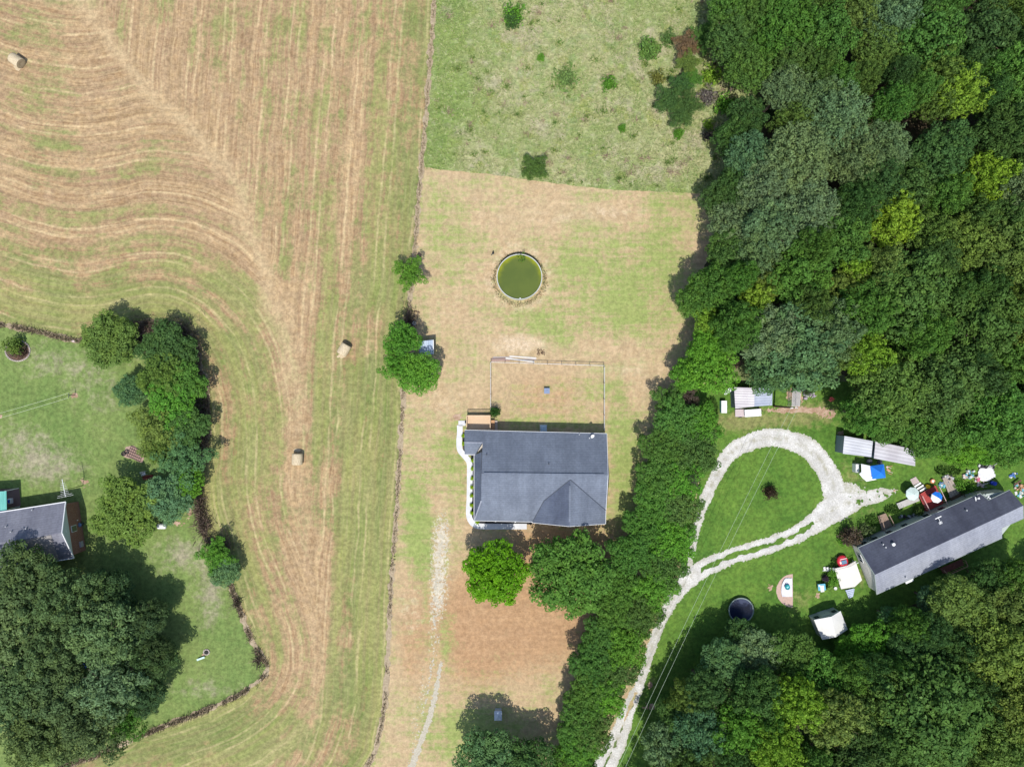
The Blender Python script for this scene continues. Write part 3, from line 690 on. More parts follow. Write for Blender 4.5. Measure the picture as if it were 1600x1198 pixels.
# central hedgerow: double row of trees
HROW = [(655,1028,1124),(700,1008,1117),(742,1000,1102),(785,988,1091),(828,976,1084),(870,958,1070),(912,938,1052),(955,928,1036),(998,912,1010),(1040,898,994),(1082,886,978),(1124,880,956),(1166,874,940),(1208,870,924)]
lm = ['level with the back wall of the house', 'level with the small gable of the house', 'level with the ridge of the house', 'level with the front gable', 'level with the front eave', 'level with the big round tree', 'level with the drive fork', 'level with the black trampoline', 'level with the white shed', 'narrowing beside the single drive', 'beside the clay spot', 'above the small grey box level', 'beside the split drive', 'at the bottom edge']
hi = 0
for k, (y, x0, x1) in enumerate(HROW):
    for q in range(2):
        x = x0+30 if q == 0 else x1-33
        tt = ('mid', 'bright', 'mid', 'oak')[hi % 4]; hi += 1
        lab = '%s side hedgerow tree %s' % (('yard', 'gravel drive')[q], lm[k])
        tree(x+trs.uniform(-4, 4), y+trs.uniform(-6, 6)+(10 if q else 0), 33+trs.uniform(-2, 3), 6.0+trs.uniform(-.4, .4), 'hedge', tt, lab, group='trees of the hedgerow between the two drives', name='hedgerow_tree')
tree(1046, 628, 26, 4.5, 'ragged', 'mid', 'leafy tree at the upper left tip of the hedgerow'); tree(1072, 622, 18, 3.5, 'ragged', 'purple', 'bare dark reddish tree at the top of the hedgerow')
bush(1076, 745, 9, 6.5, (.14, .12, .11), 'dead grey branch tuft in the middle of the hedgerow', name='dead_bush', v=1)

# the big woods: named trees first, then the crowns that fill the canopy between them
WOOD = [  # px, py, r, h, kind, tint
 (1300,185,52,14,'pine','grey'),(1245,245,50,14,'pine','grey'),(1330,245,44,13,'pine','grey'),(1225,140,34,12,'pine','grey'),(1270,155,36,13,'pine','grey'),(1375,235,40,13,'pine','grey'),
 (1195,290,42,12,'pine','grey'),(1170,245,34,11,'oak','blue'),(1205,355,44,12,'oak','grey'),(1262,330,44,13,'pine','grey'),(1180,400,36,11,'oak','grey'),(1385,30,44,13,'pine','grey'),(1370,80,32,12,'pine','olive'),
 (1495,150,40,13,'lime','lime'),(1460,160,28,12,'lime','olive'),(1535,285,38,13,'lime','lime'),(1390,345,40,12,'lime','lime'),(1445,365,34,12,'lime','olive'),(1332,418,26,11,'lime','lime'),
 (1255,540,64,12,'oak','blue'),(1205,520,44,12,'oak','grey'),(1300,515,42,13,'oak','grey'),(1350,555,34,12,'lime','lime'),(1205,572,38,9,'oak','blue'),(1420,460,62,14,'oak','oak'),(1530,500,58,14,'oak','oak'),
 (1385,610,56,12,'round','oak'),(1470,600,58,13,'round','oak'),(1545,650,54,13,'round','mid'),(1452,672,44,10,'round','mid'),(1350,645,36,10,'round','mid'),(1385,657,34,8,'round','mid'),(1500,694,34,8,'round','bright'),(1572,697,32,8,'round','mid'),(1540,706,18,6,'oak','bright'),
 (1110,575,42,8,'lime','bright'),(1075,585,26,6.5,'round','bright'),(1105,545,30,8,'round','bright'),(1115,450,36,9.5,'round','mid'),(1082,470,26,8,'round','mid'),(1180,470,30,10,'lime','lime'),(1105,500,24,8,'lime','lime'),
 (1140,60,34,11,'oak','oak'),(1140,15,34,11,'oak','mid'),(1165,110,32,11,'oak','oak'),(1225,50,40,13,'oak','mid'),(1290,60,42,13,'oak','mid'),(1175,30,30,12,'oak','oak'),(1240,95,30,12,'oak','oak'),
 (1450,60,46,14,'oak','mid'),(1530,60,50,14,'oak','dark'),(1580,120,44,14,'oak','mid'),(1560,210,44,14,'oak','dark'),(1590,310,40,14,'oak','grey'),(1470,240,44,13,'oak','dark'),(1420,290,34,12,'oak','oak'),(1560,395,50,14,'oak','olive'),(1500,380,40,13,'oak','olive'),
 (1310,370,42,12,'oak','mid'),(1250,430,46,12,'oak','mid'),(1310,455,30,11,'oak','olive'),(1195,440,26,10,'oak','olive'),(1145,350,34,9.5,'oak','grey'),(1125,310,26,8,'oak','dark'),(1150,290,28,9,'oak','dark'),(1140,395,32,9,'oak','oak'),(1150,215,30,9.5,'oak','dark'),(1165,180,26,9,'oak','dark')]
def ok_spot(x, y, r, k=.62):
    for a, b, q, _ in TREES:
        if math.hypot(a-x, b-y) < (q+r)*k: return False
    return True
wood_things = []
for a in WOOD: wood_things.append((a[0], a[1], a[2], a[4], a[5], tree(*a[:6], 'x', name='woodland_tree', group='trees of the right hand woods')))
rr_ = random.Random(12)
def fill(poly, box, inset, rlo, rhi, hlo, hhi, group, store, tries=2500, kinds=(('oak','oak'),('oak','mid'),('oak','dark'),('round','mid'),('ragged','olive'),('oak','oak'),('pine','dark'))):
    for _ in range(tries):
        x = rr_.uniform(box[0], box[2]); y = rr_.uniform(box[1], box[3]); r = rr_.uniform(rlo, rhi)
        d = float(sdf(np.array([x]), np.array([y]), poly)[0])
        if d > -r*inset: continue
        if not ok_spot(x, y, r): continue
        hh = hlo+(hhi-hlo)*min(1, max(0, (-d-10)/90)); k, t = rr_.choice(kinds)
        store.append((x, y, r, k, t, tree(x, y, r, hh+rr_.uniform(-1, 1), k, t, 'x', name='woodland_tree', group=group)))
fill(FOREST, (1060, -90, 1690, 735), .8, 24, 44, 8.5, 13, 'trees of the right hand woods', wood_things)
woods2 = []
TREES += [(1296, 975, 42, None), (1158, 950, 40, None)]
W2 = [(1450,1110,82,13,'round','oak'),(1555,1020,58,11,'round','olive'),(1440,1150,48,11,'round','oak'),(1385,1090,40,11,'oak','oak'),(1590,1100,50,13,'round','olive'),(1540,1160,46,12,'oak','olive'),(1500,945,42,9,'oak','olive'),(1575,945,40,9,'oak','olive'),
      (1455,938,22,6,'lime','blue'),(1362,1003,34,6,'lime','bright'),(1328,1018,24,4.5,'oak','bright'),(1280,1062,42,8,'oak','mid'),(1235,1028,38,7,'oak','oak'),(1182,1018,36,6.5,'oak','grey'),(1130,1032,34,7.5,'oak','blue'),(1100,1075,32,9,'oak','dark'),
      (1180,1080,40,11,'oak','dark'),(1240,1095,42,12,'lime','lime'),(1300,1120,44,12,'lime','olive'),(1150,1130,40,11,'lime','bright'),(1090,1140,38,10,'oak','blue'),(1210,1160,40,12,'lime','lime'),(1040,1165,34,9,'oak','grey'),(1340,1180,44,12,'oak','dark'),
      (1158,990,24,5,'oak','dark'),(1545,905,30,7,'oak','dark'),(1420,1010,30,9,'oak','dark'),(1490,1010,30,10,'oak','dark'),(1390,965,18,5,'lime','blue')]
for a in W2: woods2.append((a[0], a[1], a[2], a[4], a[5], tree(*a[:6], 'x', name='woodland_tree', group='trees of the lower right woods')))
fill(WOODS2, (990, 900, 1690, 1260), .9, 22, 40, 6.5, 11, 'trees of the lower right woods', woods2)

TN = {'oak': 'mid green', 'dark': 'dark green', 'grey': 'grey green', 'blue': 'bluish green', 'lime': 'lime yellow', 'olive': 'olive green', 'bright': 'bright green', 'mid': 'leaf green'}
KN = {'hedge': 'dense', 'oak': 'lumpy', 'round': 'dense', 'pine': 'fine textured', 'lime': 'feathery', 'ragged': 'ragged'}
ORD = ['first', 'second', 'third', 'fourth', 'fifth', 'sixth', 'seventh', 'eighth', 'ninth', 'tenth', 'eleventh', 'twelfth', 'thirteenth', 'fourteenth', 'fifteenth', 'sixteenth', 'seventeenth', 'eighteenth', 'nineteenth', 'twentieth']
def relabel(lst, bands, where):
    for y0, y1, bn in bands:
        row = sorted([t for t in lst if y0 <= t[1] < y1], key=lambda t: t[0])
        for i, t in enumerate(row):
            sz = 'small' if t[2] < 29 else ('large' if t[2] > 44 else 'medium')
            t[5]['label'] = ('%s %s tree %s, %s from left in %s' % (TN[t[4]], KN[t[3]].split()[-1], bn, ORD[min(i, 19)], where))
relabel(wood_things, [(-500,-25,'above the top edge'),(-25,45,'along the top edge'),(45,100,'level with the top bale'),(100,150,'level with the weed patch'),(150,200,'level with the thicket'),(200,250,'above the sapling line'),(250,300,'level with the lone sapling'),
    (300,350,'level with the mowing line'),(350,400,'just above pond height'),(400,450,'level with the pond'),(450,500,'just below pond height'),(500,555,'level with the metal hut'),(555,605,'level with the yard fence'),(605,660,'level with the dog kennel'),(660,900,'behind the long metal shed')], 'the woods')
relabel(woods2, [(0,910,'behind the mobile home'),(910,960,'level with the trampoline'),(960,1000,'level with the white shed'),(1000,1040,'right below the white shed'),(1040,1080,'below the white shed'),(1080,1120,'level with the grey box'),(1120,1165,'just above the bottom edge'),(1165,1215,'at the bottom edge'),(1215,1500,'below the bottom edge')], 'the lower woods')

# ------------------------------------------------------------ rough strips and tall grass (countless blades)
def blades(name, pts, h, wd, cols, label, seed, tilt=.6):
    """pts: (n,2) world positions; each a bent blade of two triangles"""
    rs = np.random.default_rng(seed); k = len(pts)
    a = rs.uniform(0, 6.28, k); hh = h*rs.uniform(.5, 1.3, k); ti = rs.uniform(.1, tilt, k)*1.3
    b2 = rs.uniform(0, 6.28, k)
    base = np.concatenate([pts, np.zeros((k, 1))], 1)
    side = np.stack([np.cos(a), np.sin(a), np.zeros(k)], 1)*wd*rs.uniform(.6, 1.5, k)[:, None]
    lean = np.stack([np.cos(b2)*ti, np.sin(b2)*ti, np.ones(k)], 1); tip = base+lean*hh[:, None]
    mid = base+lean*hh[:, None]*.55+np.array([0, 0, .04])
    co = np.stack([base-side, base+side, mid+side*.8, tip, mid-side*.8], 1).reshape(-1, 3)
    me = bpy.data.meshes.new(name); me.vertices.add(5*k); me.vertices.foreach_set('co', co.ravel())
    me.loops.add(5*k); me.loops.foreach_set('vertex_index', np.arange(5*k, dtype=np.int32))
    me.polygons.add(k); me.polygons.foreach_set('loop_start', np.arange(0, 5*k, 5, dtype=np.int32)); me.update(calc_edges=True)
    at = me.attributes.new('var', 'FLOAT', 'POINT'); at.data.foreach_set('value', np.repeat(rs.random(k), 5).astype(np.float32))
    n = NT(name); v = n.attr('var'); p = n.pos(); q = n.noise(p, .35, 4, .6)
    c = n.mix(n.step(n.math('ADD', v, n.math('MULTIPLY_ADD', q, 2.0, -1.0)), .2, .8), cols[0], cols[1]); c = n.mix(n.step(v, .85, 1), c, cols[2]); n.col(c)
    me.materials.append(n.m); o = bpy.data.objects.new(name, me); C.objects.link(o)
    return tag(o, label, name.replace('_', ' '), kind='stuff')
def strip_pts(poly, wpx, dens, seed, cond=None):
    rs = np.random.default_rng(seed); out = []
    for (ax, ay), (bx, by) in zip([p[:2] for p in poly[:-1]], [p[:2] for p in poly[1:]]):
        L = math.hypot(bx-ax, by-ay); k = int(L*wpx*dens)
        t = rs.random(k); off = rs.normal(0, .33, k)*wpx; nx, ny = -(by-ay)/L, (bx-ax)/L
        out.append(np.stack([ax+(bx-ax)*t+nx*off, ay+(by-ay)*t+ny*off], 1))
    q = np.concatenate(out); keep = fbm(q[:, 0], q[:, 1], 18, 3, 11) > -.12
    if cond is not None: keep &= cond(q)
    q = q[keep]
    return np.stack([(q[:, 0]-800)*S, (599-q[:, 1])*S], 1)
n = NT('brushy_soil'); p = n.pos(); b_ = n.noise(p, 2.5, 5, .7); a_ = n.noise(p, .5, 3)
n.col(n.mix(n.step(b_, .3, .7), (.28, .215, .14), (.42, .34, .23))); n.bump(b_, .8, .1); BRUSH = n.m
def strip_f(poly, wd, amp=5):
    return lambda x, y: dpoly(x, y, [p[:2] for p in poly])[0]-wd/2+fbm(x, y, 8, 4, 7)*amp*2
fl = [p for p in FENCE if p[1] > -120 and p[1] < 1330]; el = [p for p in EDGE if p[0] > -150]
region('bare_strip', strip_f(fl, 7.5, 4.5), (400, -120, 700, 1330), 2.4, .036, BRUSH)
region('bare_strip', strip_f(el, 8, 4.5), (-160, 480, 440, 1260), 2.4, .036, BRUSH)
br = ((.26, .20, .13), (.38, .31, .19), (.18, .22, .08))
blades('boundary_brush', strip_pts(fl, 5, .8, 1), .3, .03, br, 'dry brown brush along the long field boundary beside the yard', 1, .9)
blades('boundary_brush', strip_pts(el, 7, 1.1, 2), .55, .03, ((.17, .13, .09), (.31, .25, .16), (.12, .17, .055)), 'dark dry brush along the edge between hay field and west lawn', 2, .9)
# heavier thicket patches of dead brush
def patch_pts(L, dens, seed, soft=False):
    rs = np.random.default_rng(seed); o = []
    for x, y, rx, ry in L:
        k = int(rx*ry*3.14*dens); a = rs.uniform(0, 6.28, k); q = np.sqrt(rs.random(k)) if not soft else np.abs(rs.normal(0, .75, k))
        o.append(np.stack([x+np.cos(a)*q*rx, y+np.sin(a)*q*ry], 1))
    q = np.concatenate(o); return np.stack([(q[:, 0]-800)*S, (599-q[:, 1])*S], 1)
blades('dead_brush', patch_pts([(228,522,24,16),(248,512,30,10),(282,530,18,24),(300,560,12,30),(310,600,8,24),(318,660,9,40),(314,790,9,30),(322,820,10,20),(640,500,8,22),(372,940,5,9),(404,1030,5,12),(345,850,16,14),(300,700,14,50)], .8, 3, True), .9, .04, ((.13, .095, .075), (.24, .18, .13), (.09, .14, .045)), 'tangled dark dead brush under and beside the west hedge trees', 3, 1.0)
rs_ = np.random.default_rng(19); wl_ = []
for _ in range(170):
    x_, y_ = rs_.uniform(680, 1140), rs_.uniform(0, 292); r_ = rs_.uniform(1.5, 6.5)
    if sdf(np.array([x_]), np.array([y_]), MEADOW)[0] < -8: wl_.append((x_, y_, r_*rs_.uniform(.8, 1.8), r_))
blades('meadow_weeds', patch_pts(wl_[::2], .75, 20, True), .3, .04, ((.10, .19, .04), (.17, .25, .06), (.26, .28, .06)), 'scattered darker green weed tufts all over the rough meadow', 21, 1.0)
blades('dry_stalks', patch_pts(wl_[1::2], .6, 22, True), .3, .03, ((.30, .22, .15), (.44, .35, .25), (.24, .17, .13)), 'scattered dry brown stalks all over the rough meadow', 23, 1.2)
rs_ = np.random.default_rng(9); q = np.stack([rs_.uniform(650, 1165, 60000), rs_.uniform(-60, 306, 60000)], 1)
q = q[(sdf(q[:, 0], q[:, 1], MEADOW) < -3) & (fbm(q[:, 0], q[:, 1], 12, 4, 3) > -.12)]
blades('tall_grass', np.stack([(q[:, 0]-800)*S, (599-q[:, 1])*S], 1), .26, .03, ((.18, .28, .07), (.34, .36, .15), (.50, .48, .28)), 'tall uneven meadow grass, green and straw coloured', 4, 1.1)
blades('weeds', patch_pts([(1112,640,8,20),(1104,700,7,30),(1500,770,18,14),(1530,775,14,8),(1300,900,10,14),(1304,880,6,10),(1290,910,6,8),(1395,795,14,6),(1362,812,10,8),(1480,735,20,6)], 2.2, 5), .4, .06, ((.05, .12, .02), (.10, .20, .035), (.16, .26, .05)), 'bright green weeds along the hedgerow and around the mobile home', 5, .9)

# ------------------------------------------------------------ building materials
def shingle(name, c1, c2, course=.30, streak=.12):
    n = NT(name); v = n.coord()
    a = n.noise(v, .35, 4, .6); g = n.noise(v, 9, 3, .7); st = n.noise(n.mapp(v, (1.6, .12, .12)), 1, 3)
    sp = n.n('ShaderNodeSeparateXYZ'); n.put(sp.inputs[0], v)
    row = n.math('FRACT', n.math('DIVIDE', sp.outputs[1], course)); tab = n.sn(n.mapp(v, (3.0, 1/course, 1)), 1.0, 2)
    c = n.mix(n.step(a, .3, .7), c1, c2); c = n.scale(c, n.math('MULTIPLY_ADD', g, .5, .75)); c = n.scale(c, n.math('MULTIPLY_ADD', st, streak*2, 1-streak))
    c = n.mix(n.math('MULTIPLY', n.step(row, .22, .0), .35), c, (.03, .035, .045)); c = n.scale(c, n.math('MULTIPLY_ADD', tab, .16, .92))
    n.col(c); n.b.inputs['Roughness'].default_value = .8; n.b.inputs['Specular IOR Level'].default_value = .35; n.bump(g, .5, .02); return n.m
SH_BLUE = shingle('blue_grey_shingle', (.122, .142, .182), (.158, .182, .228), streak=.2)
SH_LEFT = shingle('grey_violet_shingle', (.155, .157, .192), (.20, .202, .238), streak=.2)
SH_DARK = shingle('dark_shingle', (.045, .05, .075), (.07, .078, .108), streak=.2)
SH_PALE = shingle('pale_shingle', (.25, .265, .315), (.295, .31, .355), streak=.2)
def siding(name, col, axis=2, pitch=.18):
    n = NT(name); v = n.coord(); sp = n.n('ShaderNodeSeparateXYZ'); n.put(sp.inputs[0], v)
    row = n.math('FRACT', n.math('DIVIDE', sp.outputs[axis], pitch)); g = n.noise(v, 1.2, 4)
    c = n.scale(tuple(col), n.math('MULTIPLY_ADD', g, .25, .87)); c = n.mix(n.math('MULTIPLY', n.step(row, .16, 0), .45), c, tuple(k*.4 for k in col))
    n.col(c); n.b.inputs['Roughness'].default_value = .55; return n.m
def brick():
    n = NT('red_brick'); v = n.coord(); sp = n.n('ShaderNodeSeparateXYZ'); n.put(sp.inputs[0], v)
    b = n.n('ShaderNodeTexBrick'); n.put(b.inputs[0], n.xyz(n.math('ADD', sp.outputs[0], sp.outputs[1]), sp.outputs[2], 0))
    b.inputs['Scale'].default_value = 4; b.inputs['Color1'].default_value = (.20, .065, .04, 1); b.inputs['Color2'].default_value = (.27, .095, .06, 1)
    b.inputs['Mortar'].default_value = (.30, .24, .20, 1); b.inputs['Mortar Size'].default_value = .03
    n.col(n.scale(b.outputs[0], n.math('MULTIPLY_ADD', n.noise(v, 1.1, 4), .5, .75))); return n.m
BRICK = brick()
def corrugated(name, c1, c2, axis=0, pitch=.5, rust=.0):
    n = NT(name); v = n.coord(); sp = n.n('ShaderNodeSeparateXYZ'); n.put(sp.inputs[0], v)
    r = n.math('SINE', n.math('MULTIPLY', sp.outputs[axis], 6.283/pitch)); a = n.noise(v, .5, 4, .6); st = n.noise(n.mapp(v, (.25, 2.5, 1) if axis else (2.5, .25, 1)), 1, 3)
    c = n.mix(n.step(a, .35, .65), c1, c2); c = n.scale(c, n.math('MULTIPLY_ADD', n.step(r, .2, 1.0), -.13, 1.0)); c = n.scale(c, n.math('MULTIPLY_ADD', st, .4, .8))
    if rust: c = n.mix(n.math('MULTIPLY', n.step(st, .55, .75), rust), c, (.30, .19, .13))
    n.col(c); n.b.inputs['Roughness'].default_value = .45; n.b.inputs['Metallic'].default_value = .15; n.bump(r, .3, .02); return n.m
WHITE = mat('white_paint', (.74, .74, .72), .5, .06, 2)
TRIM = mat('white_trim', (.70, .70, .70), .5, .05, 2)
GLASS = mat('window_glass', (.03, .045, .06), .08, .05, 2, spec=.8)
BLACK = mat('black_metal', (.015, .015, .018), .5, .1, 4, spec=.4)
DARKG = mat('dark_grey', (.06, .065, .075), .6, .15, 3)
STEEL = mat('galvanised_steel', (.45, .46, .47), .4, .1, 3, metal=.4)
WOODG = mat('weathered_wood', (.34, .29, .25), .85, .3, 2.5, bump=.4)
WOODT = mat('tan_deck_wood', (.64, .46, .30), .75, .12, 2)
WOODD = mat('dark_wood', (.12, .075, .05), .85, .3, 3, bump=.4)
STRAWB = None
CONC = mat('concrete', (.62, .62, .62), .85, .10, .8, bump=.3)
MULCH = mat('dark_mulch', (.035, .035, .035), .95, .4, 8, bump=.8)

# ------------------------------------------------------------ grey roofed house
H1 = thing('ranch_house', P(838, 745, 0), 'house with blue grey shingle roof and front gable in the middle of the yard', 'house')
A, B, Cc = P(726, 672, 2.7), P(948, 677.5, 2.7), P(950, 742, 5.7)
onb = lambda x, y: on_plane(x, y, A, B, Cc)
L = onb(752, 739.5); D = onb(754, 691.5); E = onb(725.5, 691)
R1 = P(946.5, 797, 2.75); onf = lambda x, y: on_plane(x, y, L, Cc, R1)
G = onf(891, 749); K = onf(850, 782); F = onf(752, 782)
J = P(832, 815, 2.35); PL = P(741, 813, 2.35); PT = P(741, 711, 2.35)
M_ = P(890, 822, G.z); GR = P(946, 818, 2.75); GL = P(832, 816.2, 2.35)
r = MB()
for q in ([A, B, Cc, L, D, E][::-1],): r.poly(q)
r.poly([L, Cc, R1, G][::-1] if False else [L, G, R1, Cc]); r.poly([L, F, K, G])
r.poly([F, PL, J, K])
r.poly([E, P(726, 709.5, 2.55), P(743, 709.8, 2.55), D])
r.poly([G, M_, GR, R1])
ro = r.build('roof', SH_BLUE, H1)
bm = bmesh.new(); bm.from_mesh(ro.data); bmesh.ops.triangulate(bm, faces=[f for f in bm.faces if len(f.verts) > 4]); bmesh.ops.recalc_face_normals(bm, faces=bm.faces)
for f in bm.faces:
    if f.normal.z < 0: f.normal_flip()
bm.to_mesh(ro.data); bm.free(); k = ro.modifiers.new('s', 'SOLIDIFY'); k.thickness = .1; k.offset = -1
SH_SHADE_STAIN = shingle('shade_and_stain_shingle', (.070, .085, .125), (.105, .125, .172), streak=.3)  # west slopes: facet shade painted in as a darker shingle, plus stain streaks
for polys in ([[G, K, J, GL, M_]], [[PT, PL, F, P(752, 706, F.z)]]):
    r2 = MB(); [r2.poly(q) for q in polys]; ro2 = r2.build('shade_and_stain_roof_slope', SH_SHADE_STAIN, H1)
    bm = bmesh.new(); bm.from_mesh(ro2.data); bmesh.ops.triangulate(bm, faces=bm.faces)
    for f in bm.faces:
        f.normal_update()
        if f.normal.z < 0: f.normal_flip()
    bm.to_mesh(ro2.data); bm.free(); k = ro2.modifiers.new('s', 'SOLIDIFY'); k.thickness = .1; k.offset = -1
vl_ = MB()
for a, b in ((G, K), (K, J), (G, R1), (D, P(743, 709.8, 2.55))): vl_.bar(a+Vector((0, 0, .012)), b+Vector((0, 0, .012)), .12, .03)
vl_.build('valley_flashing', mat('dark_flashing', (.05, .06, .08), .5), H1)
# ridge vents, hip caps
rv = MB(); up = Vector((0, 0, .05)); rv.bar(P(756, 739.6, L.z)+up, P(944, 741.8, 5.7)+up, .28, .09); rv.bar(P(890.6, 758, G.z)+up, P(890, 815, G.z)+up, .26, .09)
rv.build('ridge_vent', SH_BLUE, H1)
hc = MB(); 
for a, b in ((F, PL), (E, D)): hc.bar(a+Vector((0, 0, .02)), b+Vector((0, 0, .02)), .16, .05)
hc.build('hip_cap', SH_PALE, H1)
g = MB(); dz = Vector((0, 0, -.1))
for a, b in ((A, B), (PL, J), (PT, PL), (P(726, 709.9, 2.5), P(743, 710, 2.5)), (B, Cc), (Cc, R1), (GL, M_), (M_, GR), (GR, R1)): g.bar(a+dz, b+dz, .12, .14)
g.build('gutter', TRIM, H1)
wl = MB(); fo = lambda x, y: P(x, y, 0)
wl.prism([fo(733, 676), fo(943, 681), fo(944, 790), fo(886, 792), fo(836, 790), fo(756, 788), fo(756, 703), fo(733, 703)], 0, 2.45)
wl.prism([fo(838, 792.3), fo(942, 792.3), fo(942, 809), fo(838, 809)], 0, 2.4)
wl.poly([fo(838, 808.6)+Vector((0, 0, 2.4)), fo(942, 808.6)+Vector((0, 0, 2.4)), Vector((fo(890, 808.6).x, fo(890, 808.6).y, 4.8))])
wl.poly([fo(944, 682)+Vector((0, 0, 2.45)), fo(944, 790)+Vector((0, 0, 2.45)), Vector((fo(944, 735).x, fo(944, 735).y, 5.4))])
wl.poly([fo(754, 700)+Vector((0, 0, 2.45)), fo(754, 778)+Vector((0, 0, 2.75)), Vector((fo(754, 735).x, fo(754, 735).y, 5.3))])
wl.build('wall', siding('cream_siding', (.55, .50, .42)), H1)
pp = MB()
for x, y in ((744, 808), (775, 809), (805, 810), (830, 810), (744, 760), (744, 716)): MB().box((*fo(x, y)[:2], 1.15), (.16, .16, 2.3)).build('porch_post', WHITE, H1)
def window(parent, c, wd, hg, normal, frame=TRIM, name='window'):
    c = Vector(c); nrm = Vector(normal).normalized(); t = Vector((0, 0, 1)).cross(nrm)
    m = Matrix((t, nrm, Vector((0, 0, 1)))).transposed()
    f = MB().box(c+nrm*.03, (wd+.14, .06, hg+.14), m=m).build(name, frame, parent)
    p = MB().box(c+nrm*.07, (wd, .03, hg), m=m)
    p.box(c+nrm*.09, (.03, .02, hg), m=m); p.build('pane', GLASS, f); return f
for x in (770, 800, 925): window(H1, (fo(x, 788).x, fo(x, 788).y if x < 836 else fo(x, 809.1).y, 1.4), 1.0, 1.2, (0, -1, 0))
for x in (800, 870, 915): window(H1, (fo(x, 0).x, fo(0, 677+(x-733)*.0238).y+.0, 1.5), .9, 1.0, (0, 1, 0))
d_ = MB().box((*fo(822, 790)[:2], 1.05), (.95, .08, 2.05)).build('door', mat('dark_door', (.10, .03, .025), .5), H1)
vp = MB()
for x, y in ((760.5, 710), (857.5, 724.3)):
    q = onb(x, y); MB().cyl(q, .07, q.z-.1, q.z+.32, 10).build('vent_pipe', DARKG, H1)
0
q = onb(905, 678.5); MB().cyl(q, .05, q.z-.1, q.z+.3, 8).build('vent_pipe', WHITE, H1)
q = onb(925, 680.5)
sdh = thing('satellite_dish', q, 'small white satellite dish on the back eave corner of the grey roof', 'satellite dish')
md = Vector((-.35, -.5, .8)).to_track_quat('Z', 'Y').to_matrix()
MB().lathe(q+Vector((.05, 0, .42)), [(.02, 0), (.13, .02), (.22, .06), (.27, .10), (.25, .11), (.20, .07), (.02, .03)], 18, md, .8, 1.3).build('dish', WHITE, sdh, smooth=True)
MB().tube(q, q+Vector((0, 0, .45)), .03).build('mast', STEEL, sdh); MB().tube(q+Vector((0, 0, .35)), q+Vector((-.42, -.3, .62)), .02).box(q+Vector((-.42, -.3, .66)), (.12, .1, .1)).build('feed_arm', STEEL, sdh)

# planting bed, walkway, lime shrubs
region('planting_bed', lambda x, y: np.minimum(sdf(x, y, [(722,676),(727,676),(728,708),(741,709),(745,712),(747,809),(832,812),(832,819),(742,818),(733,814),(736,712),(724,704)]), 99), (715, 670, 840, 825), 1.0, .038, MULCH)
wk = MB(); path = smooth([(718.5,664),(718.5,676),(717.5,690),(719,703),(727,713),(733.5,723),(734,745),(733.5,780),(732.5,800),(735,812),(743,820),(757,822),(790,822),(823,822)], 5)
n = NT('walk_concrete'); p = n.pos(); a_ = n.noise(p, 1.0, 4); sp = n.n('ShaderNodeSeparateXYZ'); n.put(sp.inputs[0], p)
jt = n.step(n.math('FRACT', n.math('DIVIDE', sp.outputs[1], 1.5)), .035, .0)
n.col(n.mix(n.math('MULTIPLY', jt, .3), n.mix(n.step(a_, .35, .65), (.56, .56, .57), (.64, .64, .64)), (.3, .3, .3))); n.bump(a_, .2, .02)
lft = []; rgt = []
for i, (x, y) in enumerate(path):
    a = path[max(0, i-1)]; b = path[min(len(path)-1, i+1)]; dx, dy = b[0]-a[0], b[1]-a[1]; l = math.hypot(dx, dy); hw = 4.4
    lft.append(P(x-dy/l*hw, y+dx/l*hw)); rgt.append(P(x+dy/l*hw, y-dx/l*hw))
vs = [v+Vector((0, 0, .10)) for v in lft]+[v+Vector((0, 0, .10)) for v in rgt]+lft+rgt; k = len(path); fs = []
for i in range(k-1): fs += [(i, i+1, k+i+1, k+i), (2*k+i, 2*k+i+1, i+1, i), (k+i, k+i+1, 3*k+i+1, 3*k+i)]
fs += [(0, k, 3*k, 2*k), (k-1, 3*k-1, 4*k-1, 2*k-1)]
wk.add(vs, fs); wk.box((*P(722, 661)[:2], .05), (1.0, .7, .1)); tag(wk.build('walkway', n.m), kind='structure')
bs = [(724.2,680.5),(724.7,693),(739,719),(738.5,732),(738,747),(737.5,761),(737,774),(737,789),(737.5,801),(746,815)]
nm = ['topmost of the tiny lime shrubs beside the deck corner', 'tiny lime shrub beside the small side gable', 'tiny lime shrub just below the small side gable'] + ['tiny lime shrub in the dark bed, %s one down the west wall' % t for t in ('second', 'third', 'fourth', 'fifth', 'sixth', 'seventh')] + ['tiny lime shrub round the corner of the walkway']
for (x, y), l in zip(bs, nm): bush(x, y, 3.2, .5, (.30, .46, .02), l, name='small_shrub', cat='shrub', group='lime shrubs in the bed beside the walkway')
bush(773.5, 643.5, 8.2, 1.3, (.035, .10, .02), 'round dark green shrub at the corner of the wooden deck', name='shrub', cat='shrub')

# wooden deck
dk = thing('wooden_deck', P(749, 658), 'pale tan wooden deck at the upper left corner of the grey roofed house', 'deck')
def planks(mb, x0, y0, x1, y1, z, n_, axis='x', th=.05, gap=.012):
    a = P(x0, y0); b = P(x1, y1); X0, X1 = sorted((a.x, b.x)); Y0, Y1 = sorted((a.y, b.y))
    for i in range(n_):
        if axis == 'x': y = Y0+(Y1-Y0)*(i+.5)/n_; mb.box(((X0+X1)/2, y, z), (X1-X0, (Y1-Y0)/n_-gap, th))
        else: x = X0+(X1-X0)*(i+.5)/n_; mb.box((x, (Y0+Y1)/2, z), ((X1-X0)/n_-gap, Y1-Y0, th))
mb = MB(); planks(mb, 730, 648, 767, 672, .9, 16); mb.build('platform', WOODT, dk)
mb = MB(); planks(mb, 767.5, 656, 773, 672, .6, 9); mb.build('step', mat('orange_tan_wood', (.52, .30, .16), .75, .12, 2), dk)
